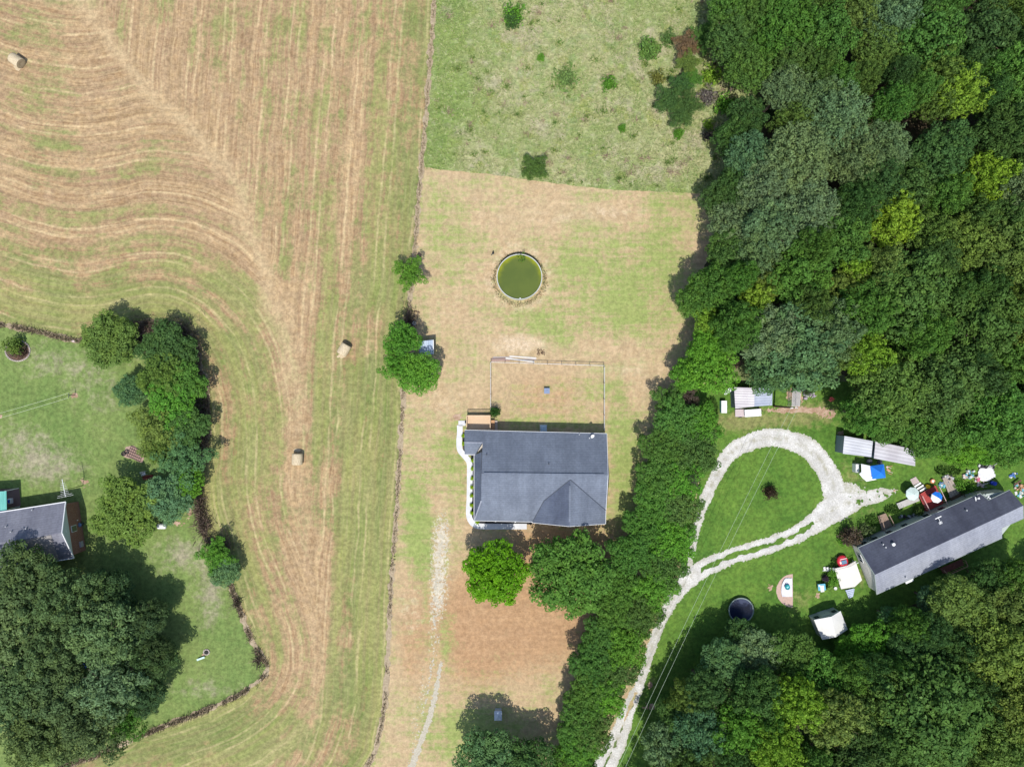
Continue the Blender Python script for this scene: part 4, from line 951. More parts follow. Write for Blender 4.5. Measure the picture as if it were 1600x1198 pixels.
mb = MB(); planks(mb, 773.3, 657, 777.5, 672, .3, 9); mb.build('step', mat('pale_wood', (.5, .42, .36), .75, .12, 2), dk)
mb = MB(); zt = 1.9; c4 = [(730.5, 670), (730.5, 648.5), (766.5, 648.5), (766.5, 668)]
for (xa, ya), (xb, yb) in zip(c4[:-1], c4[1:]):
    mb.bar(P(xa, ya)+Vector((0, 0, zt)), P(xb, yb)+Vector((0, 0, zt)), .09, .05)
    for i in range(25):
        q = P(xa, ya).lerp(P(xb, yb), i/24); mb.box((q.x, q.y, 1.4), (.035, .035, .95))
for x, y in c4: mb.box((*P(x, y)[:2], .95), (.1, .1, 1.9))
mb.build('railing', WOODT, dk)
# black storage rack and planter beside the deck
t = thing('flower_pot', P(728.5, 659), 'small dark pot on the clay beside the deck', 'pot')
MB().lathe(P(728.5, 659), [(.12, 0), (.18, .3), (.2, .32), (.17, .32), (.14, .25), (.01, .24)], 14).build('pot', BLACK, t); MB().lathe(P(728.5, 659, .24), [(.15, 0), (.01, .06)], 12).build('soil', MULCH, t)

# outdoor cooling unit
ac = thing('air_conditioner', P(849, 668.8), 'blue grey cooling unit with a round fan behind the grey roofed house', 'air conditioner')
UB = mat('blue_grey_metal', (.40, .55, .66), .5, .1, 3)
q = P(849, 669); MB().box((q.x, q.y, .42), (.8, .8, .8)).build('casing', UB, ac, bevel=.05)
mb = MB(); 
for rr in (.12, .2, .28, .35): mb.lathe((q.x, q.y, .84), [(rr, 0), (rr+.02, .02), (rr+.04, 0)], 24)
mb.build('fan_grille', mat('pale_blue_metal', (.6, .72, .8), .5), ac); MB().cyl(q, .33, .79, .835, 24).build('fan_opening', BLACK, ac)
mb = MB(); mb.box((q.x, q.y, .01), (1.0, 1.0, .1)); mb.build('slab', CONC, ac)

# chain fence round the back yard
def fence(name, pts, label, sp=2.0, h=1.2, rail=STEEL, mesh=STEEL, posts=BLACK, gate=None):
    t = thing(name, P(*pts[0]), label, 'fence'); ra = MB(); po = MB(); wi = MB()
    for (ax, ay), (bx, by) in zip(pts[:-1], pts[1:]):
        a = P(ax, ay); b = P(bx, by); L_ = (b-a).length; k = max(1, round(L_/sp))
        ra.tube(a+Vector((0, 0, h)), b+Vector((0, 0, h)), .035)
        for i in range(k+1):
            q = a.lerp(b, i/k); MB().tube(q, q+Vector((0, 0, h+.05)), .04).build('post', posts, t)
        for z in np.arange(.1, h, .22): wi.bar(a+Vector((0, 0, z)), b+Vector((0, 0, z)), .008, .008)
        for i in range(int(L_/.3)):
            q = a.lerp(b, (i+.5)/int(L_/.3)); wi.box((q.x, q.y, h/2), (.008, .008, h-.1))
    ra.build('rail', rail, t); wi.build('wire_mesh', mesh, t); return t
RAILW = mat('pale_rail', (.62, .60, .58), .5, .1, 3)
fence('yard_fence', [(767, 640), (767, 566), (943, 571.5)], 'low fence with pale top rail along the top of the back yard', rail=RAILW)
fence('side_fence', [(943, 573), (943, 672)], 'thin wire fence down the right side of the fenced back yard', rail=RAILW)
# stacked boards
bd = thing('board_pile', P(800, 561), 'long pale and brown boards stacked along the top left of the yard fence', 'boards')
for (xa, ya, xb, yb, wd, m_, z) in ((768, 562, 797, 561, .5, mat('brown_board', (.40, .27, .22), .8), .05), (790, 559.5, 835, 565.5, .24, mat('pale_board', (.62, .58, .52), .7), .14), (770, 558.5, 800, 558, .2, mat('grey_board', (.42, .36, .33), .8), .05), (796, 556.5, 838, 559.5, .2, mat('pale_board', 0), .06), (812, 561.5, 838, 561.2, .16, mat('grey_board', 0), .05)):
    MB().bar(P(xa, ya)+Vector((0, 0, z)), P(xb, yb)+Vector((0, 0, z)), wd, .08).build('board', m_, bd)
sw = thing('branch_pile', P(845, 549), 'small dark heap of twisted branches on the straw patch', 'branches')
mb = MB(); rb = random.Random(3)
for i in range(22):
    a = rb.uniform(0, 6.28); q = P(845+rb.uniform(-4, 4), 549+rb.uniform(-4.5, 4.5)); e = q+Vector((math.cos(a)*.35, math.sin(a)*.35, rb.uniform(.05, .3))); mb.tube(q+Vector((0, 0, .04)), e, .045, .02, 6)
mb.build('branches', WOODD, sw)
ub = thing('utility_box', P(854.2, 610.5), 'small square blue grey box standing in the fenced back yard', 'box'); q = P(854.2, 610.5)
MB().box((q.x, q.y, .3), (.72, .72, .6)).build('casing', mat('slate_blue', (.13, .17, .27), .6, .15), ub, bevel=.04); MB().box((q.x, q.y, .63), (.78, .78, .06)).box((q.x+.05, q.y, .67), (.3, .3, .04)).build('lid', mat('slate_blue_lid', (.2, .25, .36), .6, .15), ub, bevel=.02)

# ------------------------------------------------------------ round tank of green water
pl = thing('round_pool', P(812, 434), 'round above ground pool with white rim full of green water', 'pool'); q = P(811.5, 434.5); RP = 3.12
WALLM = mat('pale_pool_wall', (.42, .45, .40), .7, .25, 1.5)
MB().lathe((q.x, q.y, 0), [(RP, 0), (RP, 1.15), (RP-.04, 1.15), (RP-.04, .6)], 72).build('pool_wall', WALLM, pl, smooth=False)
MB().lathe((q.x, q.y, 1.15), [(RP-.06, 0), (RP-.06, .05), (RP+.06, .06), (RP+.06, 0)], 72).build('rim', mat('dull_white_rim', (.46, .47, .42), .5, .25, 2), pl)
n = NT('green_water'); p = n.coord(); sp_ = n.n('ShaderNodeSeparateXYZ'); n.put(sp_.inputs[0], p)
rad = n.math('SQRT', n.math('ADD', n.math('POWER', sp_.outputs[0], 2), n.math('POWER', sp_.outputs[1], 2)))
alg = n.math('MULTIPLY', n.step(n.math('ADD', rad, n.math('MULTIPLY_ADD', n.noise(p, 1.2, 3), .9, -.45)), 2.35, 3.1), n.step(sp_.outputs[1], -1.8, 2.2))
n.col(n.mix(alg, n.mix(n.step(n.noise(p, .4, 3), .35, .65), (.085, .115, .022), (.10, .13, .024)), (.24, .26, .01))); n.b.inputs['Roughness'].default_value = .12; n.b.inputs['Specular IOR Level'].default_value = .4
n.bump(n.noise(p, 2.5, 2), .05, .02)
MB().lathe((q.x, q.y, .98), [(RP-.05, 0), (.001, .001)], 64).build('water', n.m, pl)
bush(815, 402.5, 7.5, 1.35, (.09, .19, .03), 'leafy weeds spilling over the top edge of the round pool', name='weed_clump', cat='weeds', v=1)
MB_ = thing('pool_skimmer', P(813, 463, 1.0), 'tiny white float on the green water near the lower rim', 'float'); qq = P(812.8, 466.2, 1.0); MB().lathe(qq, [(.02, 0), (.1, .03), (.1, .08), (.02, .12)], 14).build('float', WHITE, MB_)
cm = ((.20, .22, .10), (.36, .30, .19), (.24, .28, .10))
rs_ = np.random.default_rng(4); a = rs_.uniform(0, 6.28, 1500); rr = 37.5+np.abs(rs_.normal(0, 3.0, 1500))*(1.1-.7*np.sin(a)); blades('pool_weeds', np.stack([(811.5+np.cos(a)*rr-800)*S, (599-434.5+np.sin(a)*rr)*S], 1), .28, .03, cm, 'weedy grass ring round the foot of the pool', 8)
t = thing('garden_ornament', P(770.5, 396), 'small dark metal ornament on the grass left of the pool', 'ornament'); q = P(770.5, 396)
MB().lathe(q, [(.14, 0), (.16, .1), (.05, .14), (.04, .5), (.1, .55), (.14, .65), (.05, .78)], 12).build('stand', BLACK, t); MB().bar(q+Vector((-.25, -.25, .05)), q+Vector((.1, .1, .4)), .1, .08).build('arm', DARKG, t)
def tyre(px, py, r, label, group=None, name='tyre', m_=None, z=0, h=.2):
    t = thing(name, P(px, py, z), label, 'tyre', group=group); q = P(px, py, z); w_ = r*.32
    MB().lathe(q, [(r-w_, .0), (r-.03, .0), (r, h*.25), (r, h*.75), (r-.03, h), (r-w_, h), (r-w_-.02, h/2), (r-w_, 0)], 28).build('tread', m_ or BLACK, t, smooth=True)
    MB().lathe(q+Vector((0, 0, .01)), [(r-w_-.03, 0), (.01, .02)], 20).build('soil', MULCH if m_ is None else BRUSH, t); return t
tyre(655, 399.5, .34, 'dark tyre ring lying beside the small solitary boundary tree', m_=mat('worn_rubber', (.14, .10, .08), .8))

# metal hut by the boundary trees
ht = thing('metal_hut', P(672, 546), 'small hut with bluish corrugated metal roof beside the boundary trees', 'shed')
HM = corrugated('blue_white_metal', (.30, .38, .50), (.46, .53, .62), 0, .3)
a, b, c, d = P(655, 533, 2.0), P(677, 531, 2.1), P(677.5, 553, 2.1), P(655, 556, 2.0)
MB().poly([d, c, b, a]).build('roof', HM, ht, solid=.05); MB().prism([P(658, 535), P(675, 533.5), P(675.5, 551), P(658, 553)], 0, 1.9).build('wall', mat('grey_boards', (.22, .18, .15), .9, .3), ht)
MB().bar(b+Vector((0, 0, .04)), c+Vector((0, 0, .04)), .1, .06).build('edge_trim', WHITE, ht)
MB().box((*P(666, 553.4)[:2], .9), (.7, .06, 1.7)).build('door', WOODD, ht)
t = thing('white_bucket', P(648, 505), 'white bucket in the shade above the boundary tree clump', 'bucket'); q = P(648, 505.5)
MB().lathe(q, [(.18, 0), (.26, .5), (.28, .52), (.24, .52), (.17, .05), (.01, .05)], 18).build('bucket', WHITE, t, smooth=True); MB().tube(q+Vector((-.27, 0, .5)), q+Vector((0, .27, .56)), .012).tube(q+Vector((0, .27, .56)), q+Vector((.27, 0, .5)), .012).build('handle', STEEL, t)
t = thing('wood_plank', P(651, 487), 'short dark plank lying on the bare earth by the boundary', 'plank'); MB().bar(P(647, 485.5)+Vector((0, 0, .06)), P(656, 488.5)+Vector((0, 0, .08)), .16, .07).build('plank', WOODD, t)

# ------------------------------------------------------------ hay bales
n = NT('hay_bale_straw'); v = n.coord(); f1 = n.noise(n.mapp(v, (1.2, 9, 9)), 2, 4, .7); f2 = n.noise(v, 2, 3)
sp = n.n('ShaderNodeSeparateXYZ'); n.put(sp.inputs[0], v); band = n.step(n.math('ABSOLUTE', n.math('SINE', n.math('MULTIPLY', sp.outputs[0], 16))), .25, .0)
n.col(n.mix(n.math('MULTIPLY', band, .3), n.mix(n.step(f1, .3, .7), (.44, .35, .22), (.66, .55, .38)), (.36, .29, .18))); n.bump(f1, .9, .04); STRAW = n.m
n = NT('hay_bale_end_straw'); v = n.coord(); sp = n.n('ShaderNodeSeparateXYZ'); n.put(sp.inputs[0], v)
rad = n.math('SQRT', n.math('ADD', n.math('POWER', sp.outputs[1], 2), n.math('POWER', n.math('SUBTRACT', sp.outputs[2], .72), 2)))
n.col(n.mix(n.math('FRACT', n.math('MULTIPLY', n.math('ADD', rad, n.math('MULTIPLY', n.noise(v, 3, 3), .1)), 9)), (.26, .2, .13), (.46, .37, .23))); STRAWE = n.m
def bale(px, py, rz, label):
    q = P(px, py, .7); t = thing('hay_bale', (q.x, q.y, 0), label, 'hay bale', rz, 'round hay bales left in the field')
    mx = Matrix.Rotation(math.pi/2, 3, 'Y'); inv = Matrix.Translation(t.location) @ Matrix.Rotation(rz, 4, 'Z')
    prof = [(.70, -.78), (.74, -.74), (.745, -.4), (.755, 0), (.745, .4), (.74, .74), (.70, .78)]
    mb = MB(); mb.lathe((0, 0, .72), prof, 40, mx, .97, 1); mb.v = [inv @ v for v in mb.v]; mb.build('hay_roll', STRAW, t, smooth=True)
    for s_ in (-1, 1):
        mb = MB(); mb.lathe((s_*.785, 0, .72), [(.69, 0), (.4, .02*s_), (.01, -.01*s_)], 32, mx); mb.v = [inv @ v for v in mb.v]; mb.build('bale_end', STRAWE, t)
bale(26, 95, R(-35), 'round hay bale alone near the upper left corner of the hay field')
bale(537.5, 546, R(60), 'round hay bale in the hay field left of the boundary tree clump')
bale(464.5, 717, R(88), 'round hay bale in the hay field left of the grey roofed house')
region('straw_litter', lambda x, y: .5-blobs(x, y, [(533,556,7,4,1),(464,703,8,2.5,.9),(28,106,9,5,.8),(465,712,3,9,.5)])+fbm(x, y, 3, 3)*.8, (0, 80, 570, 730), 1.2, .0085, mat('loose_straw', (.50, .40, .26), .9, .3, 6))

# box at the bottom
t = thing('pump_box', P(778.5, 1112), 'small pale grey metal box standing alone in the shade near the bottom edge', 'box'); q = P(778.5, 1112)
MB().box((q.x, q.y, .55), (.9, 1.15, 1.1)).build('casing', mat('pale_grey_metal', (.40, .44, .50), .5, .1), t, bevel=.04); a = Vector((q.x, q.y, 1.33)); cs = [Vector((q.x+sx*.53, q.y+sy*.66, 1.1)) for sx, sy in ((-1,-1),(1,-1),(1,1),(-1,1))]
mb = MB(); [mb.poly([cs[i], cs[(i+1) % 4], a]) for i in range(4)]; mb.build('lid', mat('pale_lid', (.58, .62, .68), .5, .1), t, solid=.03)

# ------------------------------------------------------------ brick house on the left
rz2 = math.atan2(P(0, 800).y*0+(816-783.5), 0) if False else R(9.3)
H2 = thing('brick_house', P(40, 840), 'brick house with greyish violet shingle roof at the left edge', 'house', rz2)
eA, eB = P(-80, 812.5, 3.1), P(102.6, 783.8, 3.1); rB = P(96.8, 832, 5.1); rA = P(-80, 861, 5.1); lB = P(115.3, 871.5, 3.1); lA = P(-80, 903, 3.1)
# overhang: image corner of the lower eave lies under the trees
r = MB(); r.poly([eA, rA, rB, eB]); r.poly([rA, lA, lB, rB]); r.build('roof', SH_LEFT, H2, solid=.1)
w1 = MB(); up_ = Vector((0, 0, .22)); a1, a2, a3, a4 = P(-80, 853, 4.8)+up_, P(37.5, 841.5, 4.72)+up_, P(50.5, 884, 3.5), P(-80, 902, 3.5)
w1.poly([a1, a4, a3, a2]); w1.build('lower_roof', shingle('grey_violet_shingle_light', (.165, .167, .20), (.21, .212, .245), streak=.2), H2, solid=.08)
MB().bar(a2, a3, .12, .16).build('fascia', TRIM, H2)
w2 = MB(); b1, b2 = on_plane(40, 843.5, rA, rB, lB), on_plane(80, 835.5, rA, rB, lB); b3, b4 = on_plane(92, 874, rA, rB, lB), on_plane(50, 880, rA, rB, lB); z_ = Vector((0, 0, .06))
w2.poly([b1+z_, b4+z_, b3+z_, b2+z_]); w2.build('patio_roof', shingle('tan_grey_shingle', (.24, .225, .22), (.29, .27, .26)), H2, solid=.04)
g = MB(); 
for a, b in ((eA, eB), (eB, rB), (rB, lB), (lB, lA)): g.bar(a-Vector((0, 0, .03)), b-Vector((0, 0, .03)), .12, .16)
g.build('fascia', TRIM, H2)
def ins(v, dx, dy): return (v.x+dx, v.y+dy)
wA, wB, wC, wD = (eA.x, eA.y-.5), (eB.x-.12, eB.y-.45), (lB.x-.2, lB.y+.35), (lA.x, lA.y+.5)
MB().prism([wA, wB, wC, wD], 0, 2.92).build('brick_wall', BRICK, H2)
gm = MB(); rx = Vector((rB.x-.2, rB.y, 4.92)); gm.poly([Vector((*wB, 2.92)), Vector((*wC, 2.92)), rx]); gm.build('gable', siding('pale_green_siding', (.56, .60, .56)), H2)
e_ = (Vector((*wC, 0))-Vector((*wB, 0))).normalized(); nrm2 = Vector((-e_.y, e_.x, 0)); nrm2 = nrm2 if nrm2.x > 0 else -nrm2
at2 = lambda t_, z: Vector((*wB, 0)).lerp(Vector((*wC, 0)), t_)+Vector((0, 0, z))
window(H2, at2(.50, 1.95), .75, 1.0, nrm2); gv = MB(); gv.lathe(at2(.5, 3.8)+nrm2*.02, [(.22, 0), (.22, .05), (.01, .06)], 16, nrm2.to_track_quat('Z', 'Y').to_matrix()); gv.build('gable_vent', TRIM, H2)
mq = Matrix((Vector((0, 0, 1)).cross(nrm2), nrm2, Vector((0, 0, 1)))).transposed()
MB().box(at2(.845, 1.0)+nrm2*.12, (.8, .25, .55), m=mq).build('meter_box', mat('meter_grey', (.35, .33, .33), .6), H2)
MB().box(at2(.36, .95)+nrm2*.06, (.12, .1, .18), m=mq).build('tap_box', WHITE, H2)
vp = MB()
for x, y in ((52, 796), (42.5, 825), (11, 822), (19, 830)):
    q = on_plane(x, y, eA, eB, rB); MB().cyl(q, .08, q.z-.1, q.z+.35, 10).build('vent_pipe', STEEL, H2)
0
aw = thing('awning', P(0, 785), 'turquoise green metal awning at the left edge above the brick house', 'awning'); q1, q2, q3, q4 = P(-60, 771, 2.75), P(9.8, 767, 2.75), P(10.5, 797, 2.85), P(-60, 809, 2.85)
MB().poly([q4, q3, q2, q1]).build('cover', corrugated('turquoise_metal', (.14, .42, .36), (.18, .48, .42), 0, .3), aw, solid=.05)
[MB().tube(Vector((v.x-.2, v.y, 0)), Vector((v.x-.2, v.y, 2.7)), .05).build('post', WHITE, aw) for v in (q2, q3)]
MB().bar(q3+Vector((0, -.05, .0)), q4+Vector((0, -.05, 0)), .14, .14).build('gutter', WHITE, aw)
region('patio', lambda x, y: sdf(x, y, [(-60,768),(30,762),(33,790),(-60,805)]), (-60, 755, 40, 810), 1.5, .012, mat('reddish_paving', (.20, .13, .11), .9, .25, 2))
t = thing('cooler_box', P(19, 781.5), 'white and blue cooler box on the paving beside the turquoise awning', 'cooler'); q = P(18.5, 782)
MB().box((q.x, q.y, .3), (.45, .7, .6)).build('body', WHITE, t, bevel=.05); MB().box((q.x, q.y, .62), (.28, .5, .06)).build('lid', mat('royal_blue', (.02, .06, .45), .4), t, bevel=.03)
t = thing('trash_bin', P(129.5, 817.5), 'small blue topped bin beside the brick gable wall', 'bin'); q = P(129.5, 818)
MB().lathe(q, [(.2, 0), (.27, .75), (.29, .77)], 16).build('body', DARKG, t); MB().lathe(q+Vector((0, 0, .77)), [(.3, 0), (.3, .04), (.05, .1)], 16).build('lid', mat('slate_blue_plastic', (.12, .2, .33), .4), t)

# tv antenna on a mast
q0 = P(129.8, 758.2); top = Vector((q0.x+.02, q0.y, 4.15))
an = thing('tv_antenna', q0, 'tall television antenna on a dark mast beside the brick house', 'antenna')
MB().tube(q0, top, .045, .035).build('mast', BLACK, an)
ba, bb = P(97, 748.5, 4.15), P(102.4, 776, 4.15); off = top-(ba.lerp(bb, .5)); off.z = 0; 
mb = MB(); dr = (bb-ba).normalized(); sd_ = Vector((-dr.y, dr.x, 0))
sh = top-ba.lerp(bb, .56); sh.z = 0; ba = ba+sh*.0; bb = bb+sh*.0
mb.bar(ba, bb, .06, .05); mb.tube(top, ba.lerp(bb, .56), .03); mb.build('boom', TRIM, an)
mb = MB()
for i in range(9):
    t_ = .22+i*.095; c_ = ba.lerp(bb, min(t_, .99)); l_ = (.3, .36, .42, .48, .5, .52, .56, 1.0, 1.12)[i]; mb.bar(c_-sd_*l_+Vector((0, 0, .03)), c_+sd_*l_+Vector((0, 0, .03)), .025, .025)
mb.build('antenna_rods', TRIM, an)

# clothes line
def tpost(px, py, label):
    q = P(px, py); t = thing('clothesline_post', q, label, 'post', group='posts of the clothes line'); mb = MB(); mb.tube(q, q+Vector((0, 0, 1.45)), .05); mb.build('post', DARKG, t)
    MB().bar(q+Vector((.03, .35, 1.45)), q+Vector((-.03, -.35, 1.45)), .06, .06).build('crossarm', DARKG, t); return q
qa = tpost(117.5, 617.3, 'dark T shaped clothes line post standing on the west lawn'); qb = tpost(-1, 652, 'T shaped clothes line post at the left edge of the photo')
for s_, l in ((.33, 'upper pale line of the clothes line on the west lawn'), (-.33, 'lower pale line of the clothes line on the west lawn')):
    mb = MB(); a = qa+Vector((0, s_, 1.47)); b = qb+Vector((0, s_, 1.47))
    for i in range(12):
        f_ = lambda u: a.lerp(b, u)+Vector((0, 0, -.22*4*u*(1-u))); mb.tube(f_(i/12), f_((i+1)/12), .014, n=5)
    tag(mb.build('clothesline', mat('pale_cord', (.62, .66, .5), .7)), l, 'clothes line', 'lines of the clothes line')

# flower bed, lattice, tyres and lawn things
region('flower_bed', lambda x, y: np.hypot((x-28)/19, (y-548)/16)-1+fbm(x, y, 9, 2)*.2, (5, 525, 55, 570), 1.2, .014, mat('bark_mulch', (.14, .085, .065), .95, .4, 6, bump=.8))
mb = MB()
for i in range(44):
    a = 6.283*i/44; q = P(28+19*math.cos(a), 548+16*math.sin(a)); mb.box((q.x, q.y, .06), (.3+.05*(i % 3), .2, .14), rz=-a+1.57)
tag(mb.build('stone_edging', mat('edging_stone', (.42, .36, .32), .9, .3, 2), bevel=.03), 'ring of small pale stones round the flower bed on the west lawn', 'stone edging')
bush(24, 541, 14, 1.6, 'olive', 'olive green shrub in the round flower bed on the west lawn', name='shrub', cat='shrub'); bush(33, 551, 10, 1.0, (.10, .065, .05), 'reddish brown plants in the round flower bed', name='flower_clump', cat='plants', v=1)
for x, y, c_, l in ((20, 553, (.16, .12, .10), 'dull brown plants at the left of the round flower bed'), (31, 543, (.10, .12, .09), 'dark plant at the centre of the round flower bed')): bush(x, y, 7, .7, c_, l, name='flower_clump', cat='plants', v=1)
region('dirt', lambda x, y: sdf(x, y, [(196,698),(206,695),(228,708),(222,722),(190,712)])+fbm(x, y, 6, 2)*3, (185, 690, 235, 728), 1.2, .018, mat('pinkish_dirt', (.36, .25, .20), .9, .25, 4))
lt = thing('lattice_panel', P(212, 709), 'brown wooden lattice panel lying on bare dirt in the west lawn', 'lattice', R(-24)); mb = MB(); q = P(211.5, 709, .12); mr = Matrix.Rotation(R(-24), 3, 'Z')
for i in range(5): mb.box(q+mr @ Vector((0, -.75+i*.375, .03)), (2.1, .07, .05), m=mr)
for i in range(8): mb.box(q+mr @ Vector((-1.0+i*.286, 0, .0)), (.07, 1.6, .05), m=mr)
mb.build('slats', mat('old_brown_wood', (.20, .13, .12), .85, .3), lt)
tyre(193.5, 708.5, .33, 'black tyre, the left one of the pair beside the lattice panel', 'tyres beside the lattice panel'); tyre(198.5, 705.5, .33, 'black tyre, the right one of the pair touching the lattice panel', 'tyres beside the lattice panel')
def chair(px, py, rz, m_, label, name='garden_chair', z0=0, group=None):
    q = P(px, py, z0); t = thing(name, q, label, 'chair', rz, group); mr = Matrix.Rotation(rz, 3, 'Z')
    MB().box(q+Vector((0, 0, .42)), (.5, .5, .05), m=mr).build('seat', m_, t, bevel=.02)
    MB().box(q+mr @ Vector((0, .26, .72)), (.5, .05, .55), m=mr).build('backrest', m_, t, bevel=.02)
    for sx in (-1, 1):
        for sy in (-1, 1): MB().box(q+mr @ Vector((sx*.22, sy*.22, .2)), (.05, .05, .4), m=mr).build('leg', m_, t)
    for sx in (-1, 1): MB().box(q+mr @ Vector((sx*.27, 0, .62)), (.05, .5, .04), m=mr).build('armrest', m_, t)
    return t
chair(227, 739, R(20), WHITE, 'pale chair in the shade between the west hedge trees')
gb = thing('garden_bench', P(233, 745), 'dull red bench in deep shade under the west hedge trees', 'bench', R(10)); q = P(233, 745); RDW = mat('dull_red_wood', (.22, .06, .05), .8, .2); mr = Matrix.Rotation(R(10), 3, 'Z')
MB().box(q+Vector((0, 0, .42)), (1.4, .5, .06), m=mr).build('seat', RDW, gb); MB().box(q+mr @ Vector((0, .27, .7)), (1.4, .05, .4), m=mr).build('backrest', RDW, gb)
for sx in (-1, 1): MB().box(q+mr @ Vector((sx*.6, 0, .2)), (.08, .45, .4), m=mr).build('leg', RDW, gb)
wh = thing('white_tank', P(255, 820), 'white tank under the edge of the broad tree right of the brick house', 'tank'); q = P(254, 821)
MB().lathe(q+Vector((-.5, 0, .4)), [(.05, 0), (.36, .08), (.38, .2), (.38, 1.0), (.36, 1.12), (.05, 1.2)], 20, Matrix.Rotation(math.pi/2, 3, 'Y')).build('tank', WHITE, wh, smooth=True); MB().box(q+Vector((-.2, 0, .06)), (.12, .7, .12)).box(q+Vector((.4, 0, .06)), (.12, .7, .12)).build('cradle', DARKG, wh)
t = thing('white_stone', P(115.7, 532.5), 'small pale pink white stone on the edge strip at the top of the west lawn', 'stone'); tag(t, None, None); q = P(115.7, 532.5); MB().lathe(q, [(.22, 0), (.3, .12), (.2, .28), (.05, .33)], 9, None, 1, .7).build('stone', mat('pale_pink_stone', (.7, .58, .56), .7), t)
fp = thing('fire_pit', P(323, 1020), 'small ring of stones round ashes on the lower west lawn', 'fire pit'); mb = MB()
for i in range(10): a = 6.283*i/10; q = P(323+4.5*math.cos(a), 1018+4*math.sin(a)); mb.box((q.x, q.y, .08), (.22, .16, .16), rz=-a+1.57)
mb.build('stones', mat('edging_stone', 0), fp, bevel=.03); MB().lathe(P(323, 1018), [(.3, .02), (.01, .06)], 12).build('ashes', MULCH, fp)
t = thing('garden_bench', P(316, 1027), 'tiny pale turquoise plank seat beside the fire pit', 'bench'); MB().bar(P(309, 1029.5)+Vector((0, 0, .3)), P(321, 1025)+Vector((0, 0, .3)), .25, .05).build('seat', mat('pale_turquoise', (.5, .68, .62), .6), t)
for x, y in ((311, 1028.5), (319, 1026)): MB().box((*P(x, y)[:2], .14), (.08, .2, .27)).build('leg', WHITE, t)
t = thing('blue_tarp', P(130, 1040), 'crumpled blue tarp glimpsed between the oaks of the lower left grove', 'tarp'); mb = MB(); rb = random.Random(2)
gd = [[P(125+i*2, 1036+j*2, .15+rb.random()*.3) for j in range(5)] for i in range(6)]; mb.add([v for rw in gd for v in rw], [(i*5+j, i*5+j+1, (i+1)*5+j+1, (i+1)*5+j) for i in range(5) for j in range(4)]); mb.build('tarp', mat('blue_plastic', (.05, .12, .4), .4), t, solid=.01)

# ------------------------------------------------------------ mobile home
U = (P(1564, 807, 4.3)-P(1366.6, 897.8, 4.3)); rz3 = math.atan2(U.y, U.x)
H3 = thing('mobile_home', P(1450, 850), 'long mobile home with dark upper slope and pale lower slope at the right edge', 'mobile home', rz3)
u1, u2 = P(1340.5, 855.5, 2.75), P(1531.5, 770.5, 2.75); rg1, rg2 = P(1366.6, 897.8, 4.3), P(1564, 806, 4.3); l1, l2 = P(1369.9, 928.3, 2.75), P(1565.8, 840.3, 2.75)
n1, n2, n3, n4 = P(1545, 781, 3.0), P(1553, 777.5, 2.75), P(1577.5, 765.3, 2.75), P(1598.5, 789.5, 4.3)
onu = lambda x, y: on_plane(x, y, u1, u2, rg1); onl = lambda x, y: on_plane(x, y, l1, l2, rg1)
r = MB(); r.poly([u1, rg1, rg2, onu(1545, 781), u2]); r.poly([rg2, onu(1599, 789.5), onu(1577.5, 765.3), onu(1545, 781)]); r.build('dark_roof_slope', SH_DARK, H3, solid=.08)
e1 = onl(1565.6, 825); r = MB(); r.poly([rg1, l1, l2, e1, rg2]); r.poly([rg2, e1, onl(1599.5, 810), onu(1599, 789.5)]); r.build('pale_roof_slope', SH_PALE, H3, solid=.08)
def ground_of(v, k): return Vector((v.x, v.y, k))
cU1, cU2, cL1, cL2 = [ground_of(v, 0) for v in (u1, onu(1577.5, 765.3), l1, onl(1599.5, 810))]
ux = Vector((math.cos(rz3), math.sin(rz3), 0)); uy = Vector((-ux.y, ux.x, 0))
w0, w1_, w2_, w3 = cU1+ux*.25-uy*.22, ground_of(u2, 0)-uy*.22, cL1+ux*.25+uy*.22, cL2-ux*.2+uy*.22
w5 = ground_of(onu(1577.5, 765.3), 0)-uy*.22-ux*.2
wm = siding('sage_siding', (.42, .47, .44)); 
mb = MB(); mb.prism([tuple(v)[:2] for v in (w0, w1_, w5, w3, ground_of(l2, 0)+uy*.22, w2_)], .45, 2.62); mb.build('wall', wm, H3)
MB().prism([tuple(v)[:2] for v in (w0+ux*.05, w1_, w5, w3, ground_of(l2, 0)+uy*.27, w2_+ux*.05)], 0, .44).build('skirting', mat('skirting_grey', (.30, .30, .28), .8), H3)
mb = MB(); mb.poly([ground_of(w0-ux*.02, 2.62), ground_of(w2_-ux*.02, 2.62), ground_of(Vector((rg1.x, rg1.y, 0))+ux*.24, 4.15)]); mb.build('gable', siding('cream_gable_siding', (.62, .60, .54)), H3)
MB().prism([tuple(v)[:2] for v in (w0-ux*.03, w0-ux*.01, w2_-ux*.01, w2_-ux*.03)], .45, 2.61).build('end_wall', siding('cream_end_siding', (.62, .60, .54)), H3)
g = MB()
for a, b in ((u1, u2), (u1, rg1), (rg1, l1), (l1, l2), (onu(1545, 781), onu(1577.5, 765.3)), (u2, onu(1545, 781))): g.bar(a-Vector((0, 0, .05)), b-Vector((0, 0, .05)), .09, .12)
g.build('gutter', mat('pale_green_trim', (.26, .30, .28), .6), H3)
for t_ in (.06, .15, .27, .40, .58, .71): window(H3, ground_of(w0.lerp(w1_, t_), 1.75), .85, .75, uy)
for t_ in (.2, .45, .7): window(H3, ground_of(w2_.lerp(ground_of(l2, 0)+uy*.22, t_), 1.75), .85, .75, -uy)
eN = -ux; window(H3, ground_of(w0.lerp(w2_, .22), 1.7)-ux*.04, .6, .75, eN); window(H3, ground_of(w0.lerp(w2_, .32), 1.7)-ux*.04, .35, .75, eN)
vp = MB()
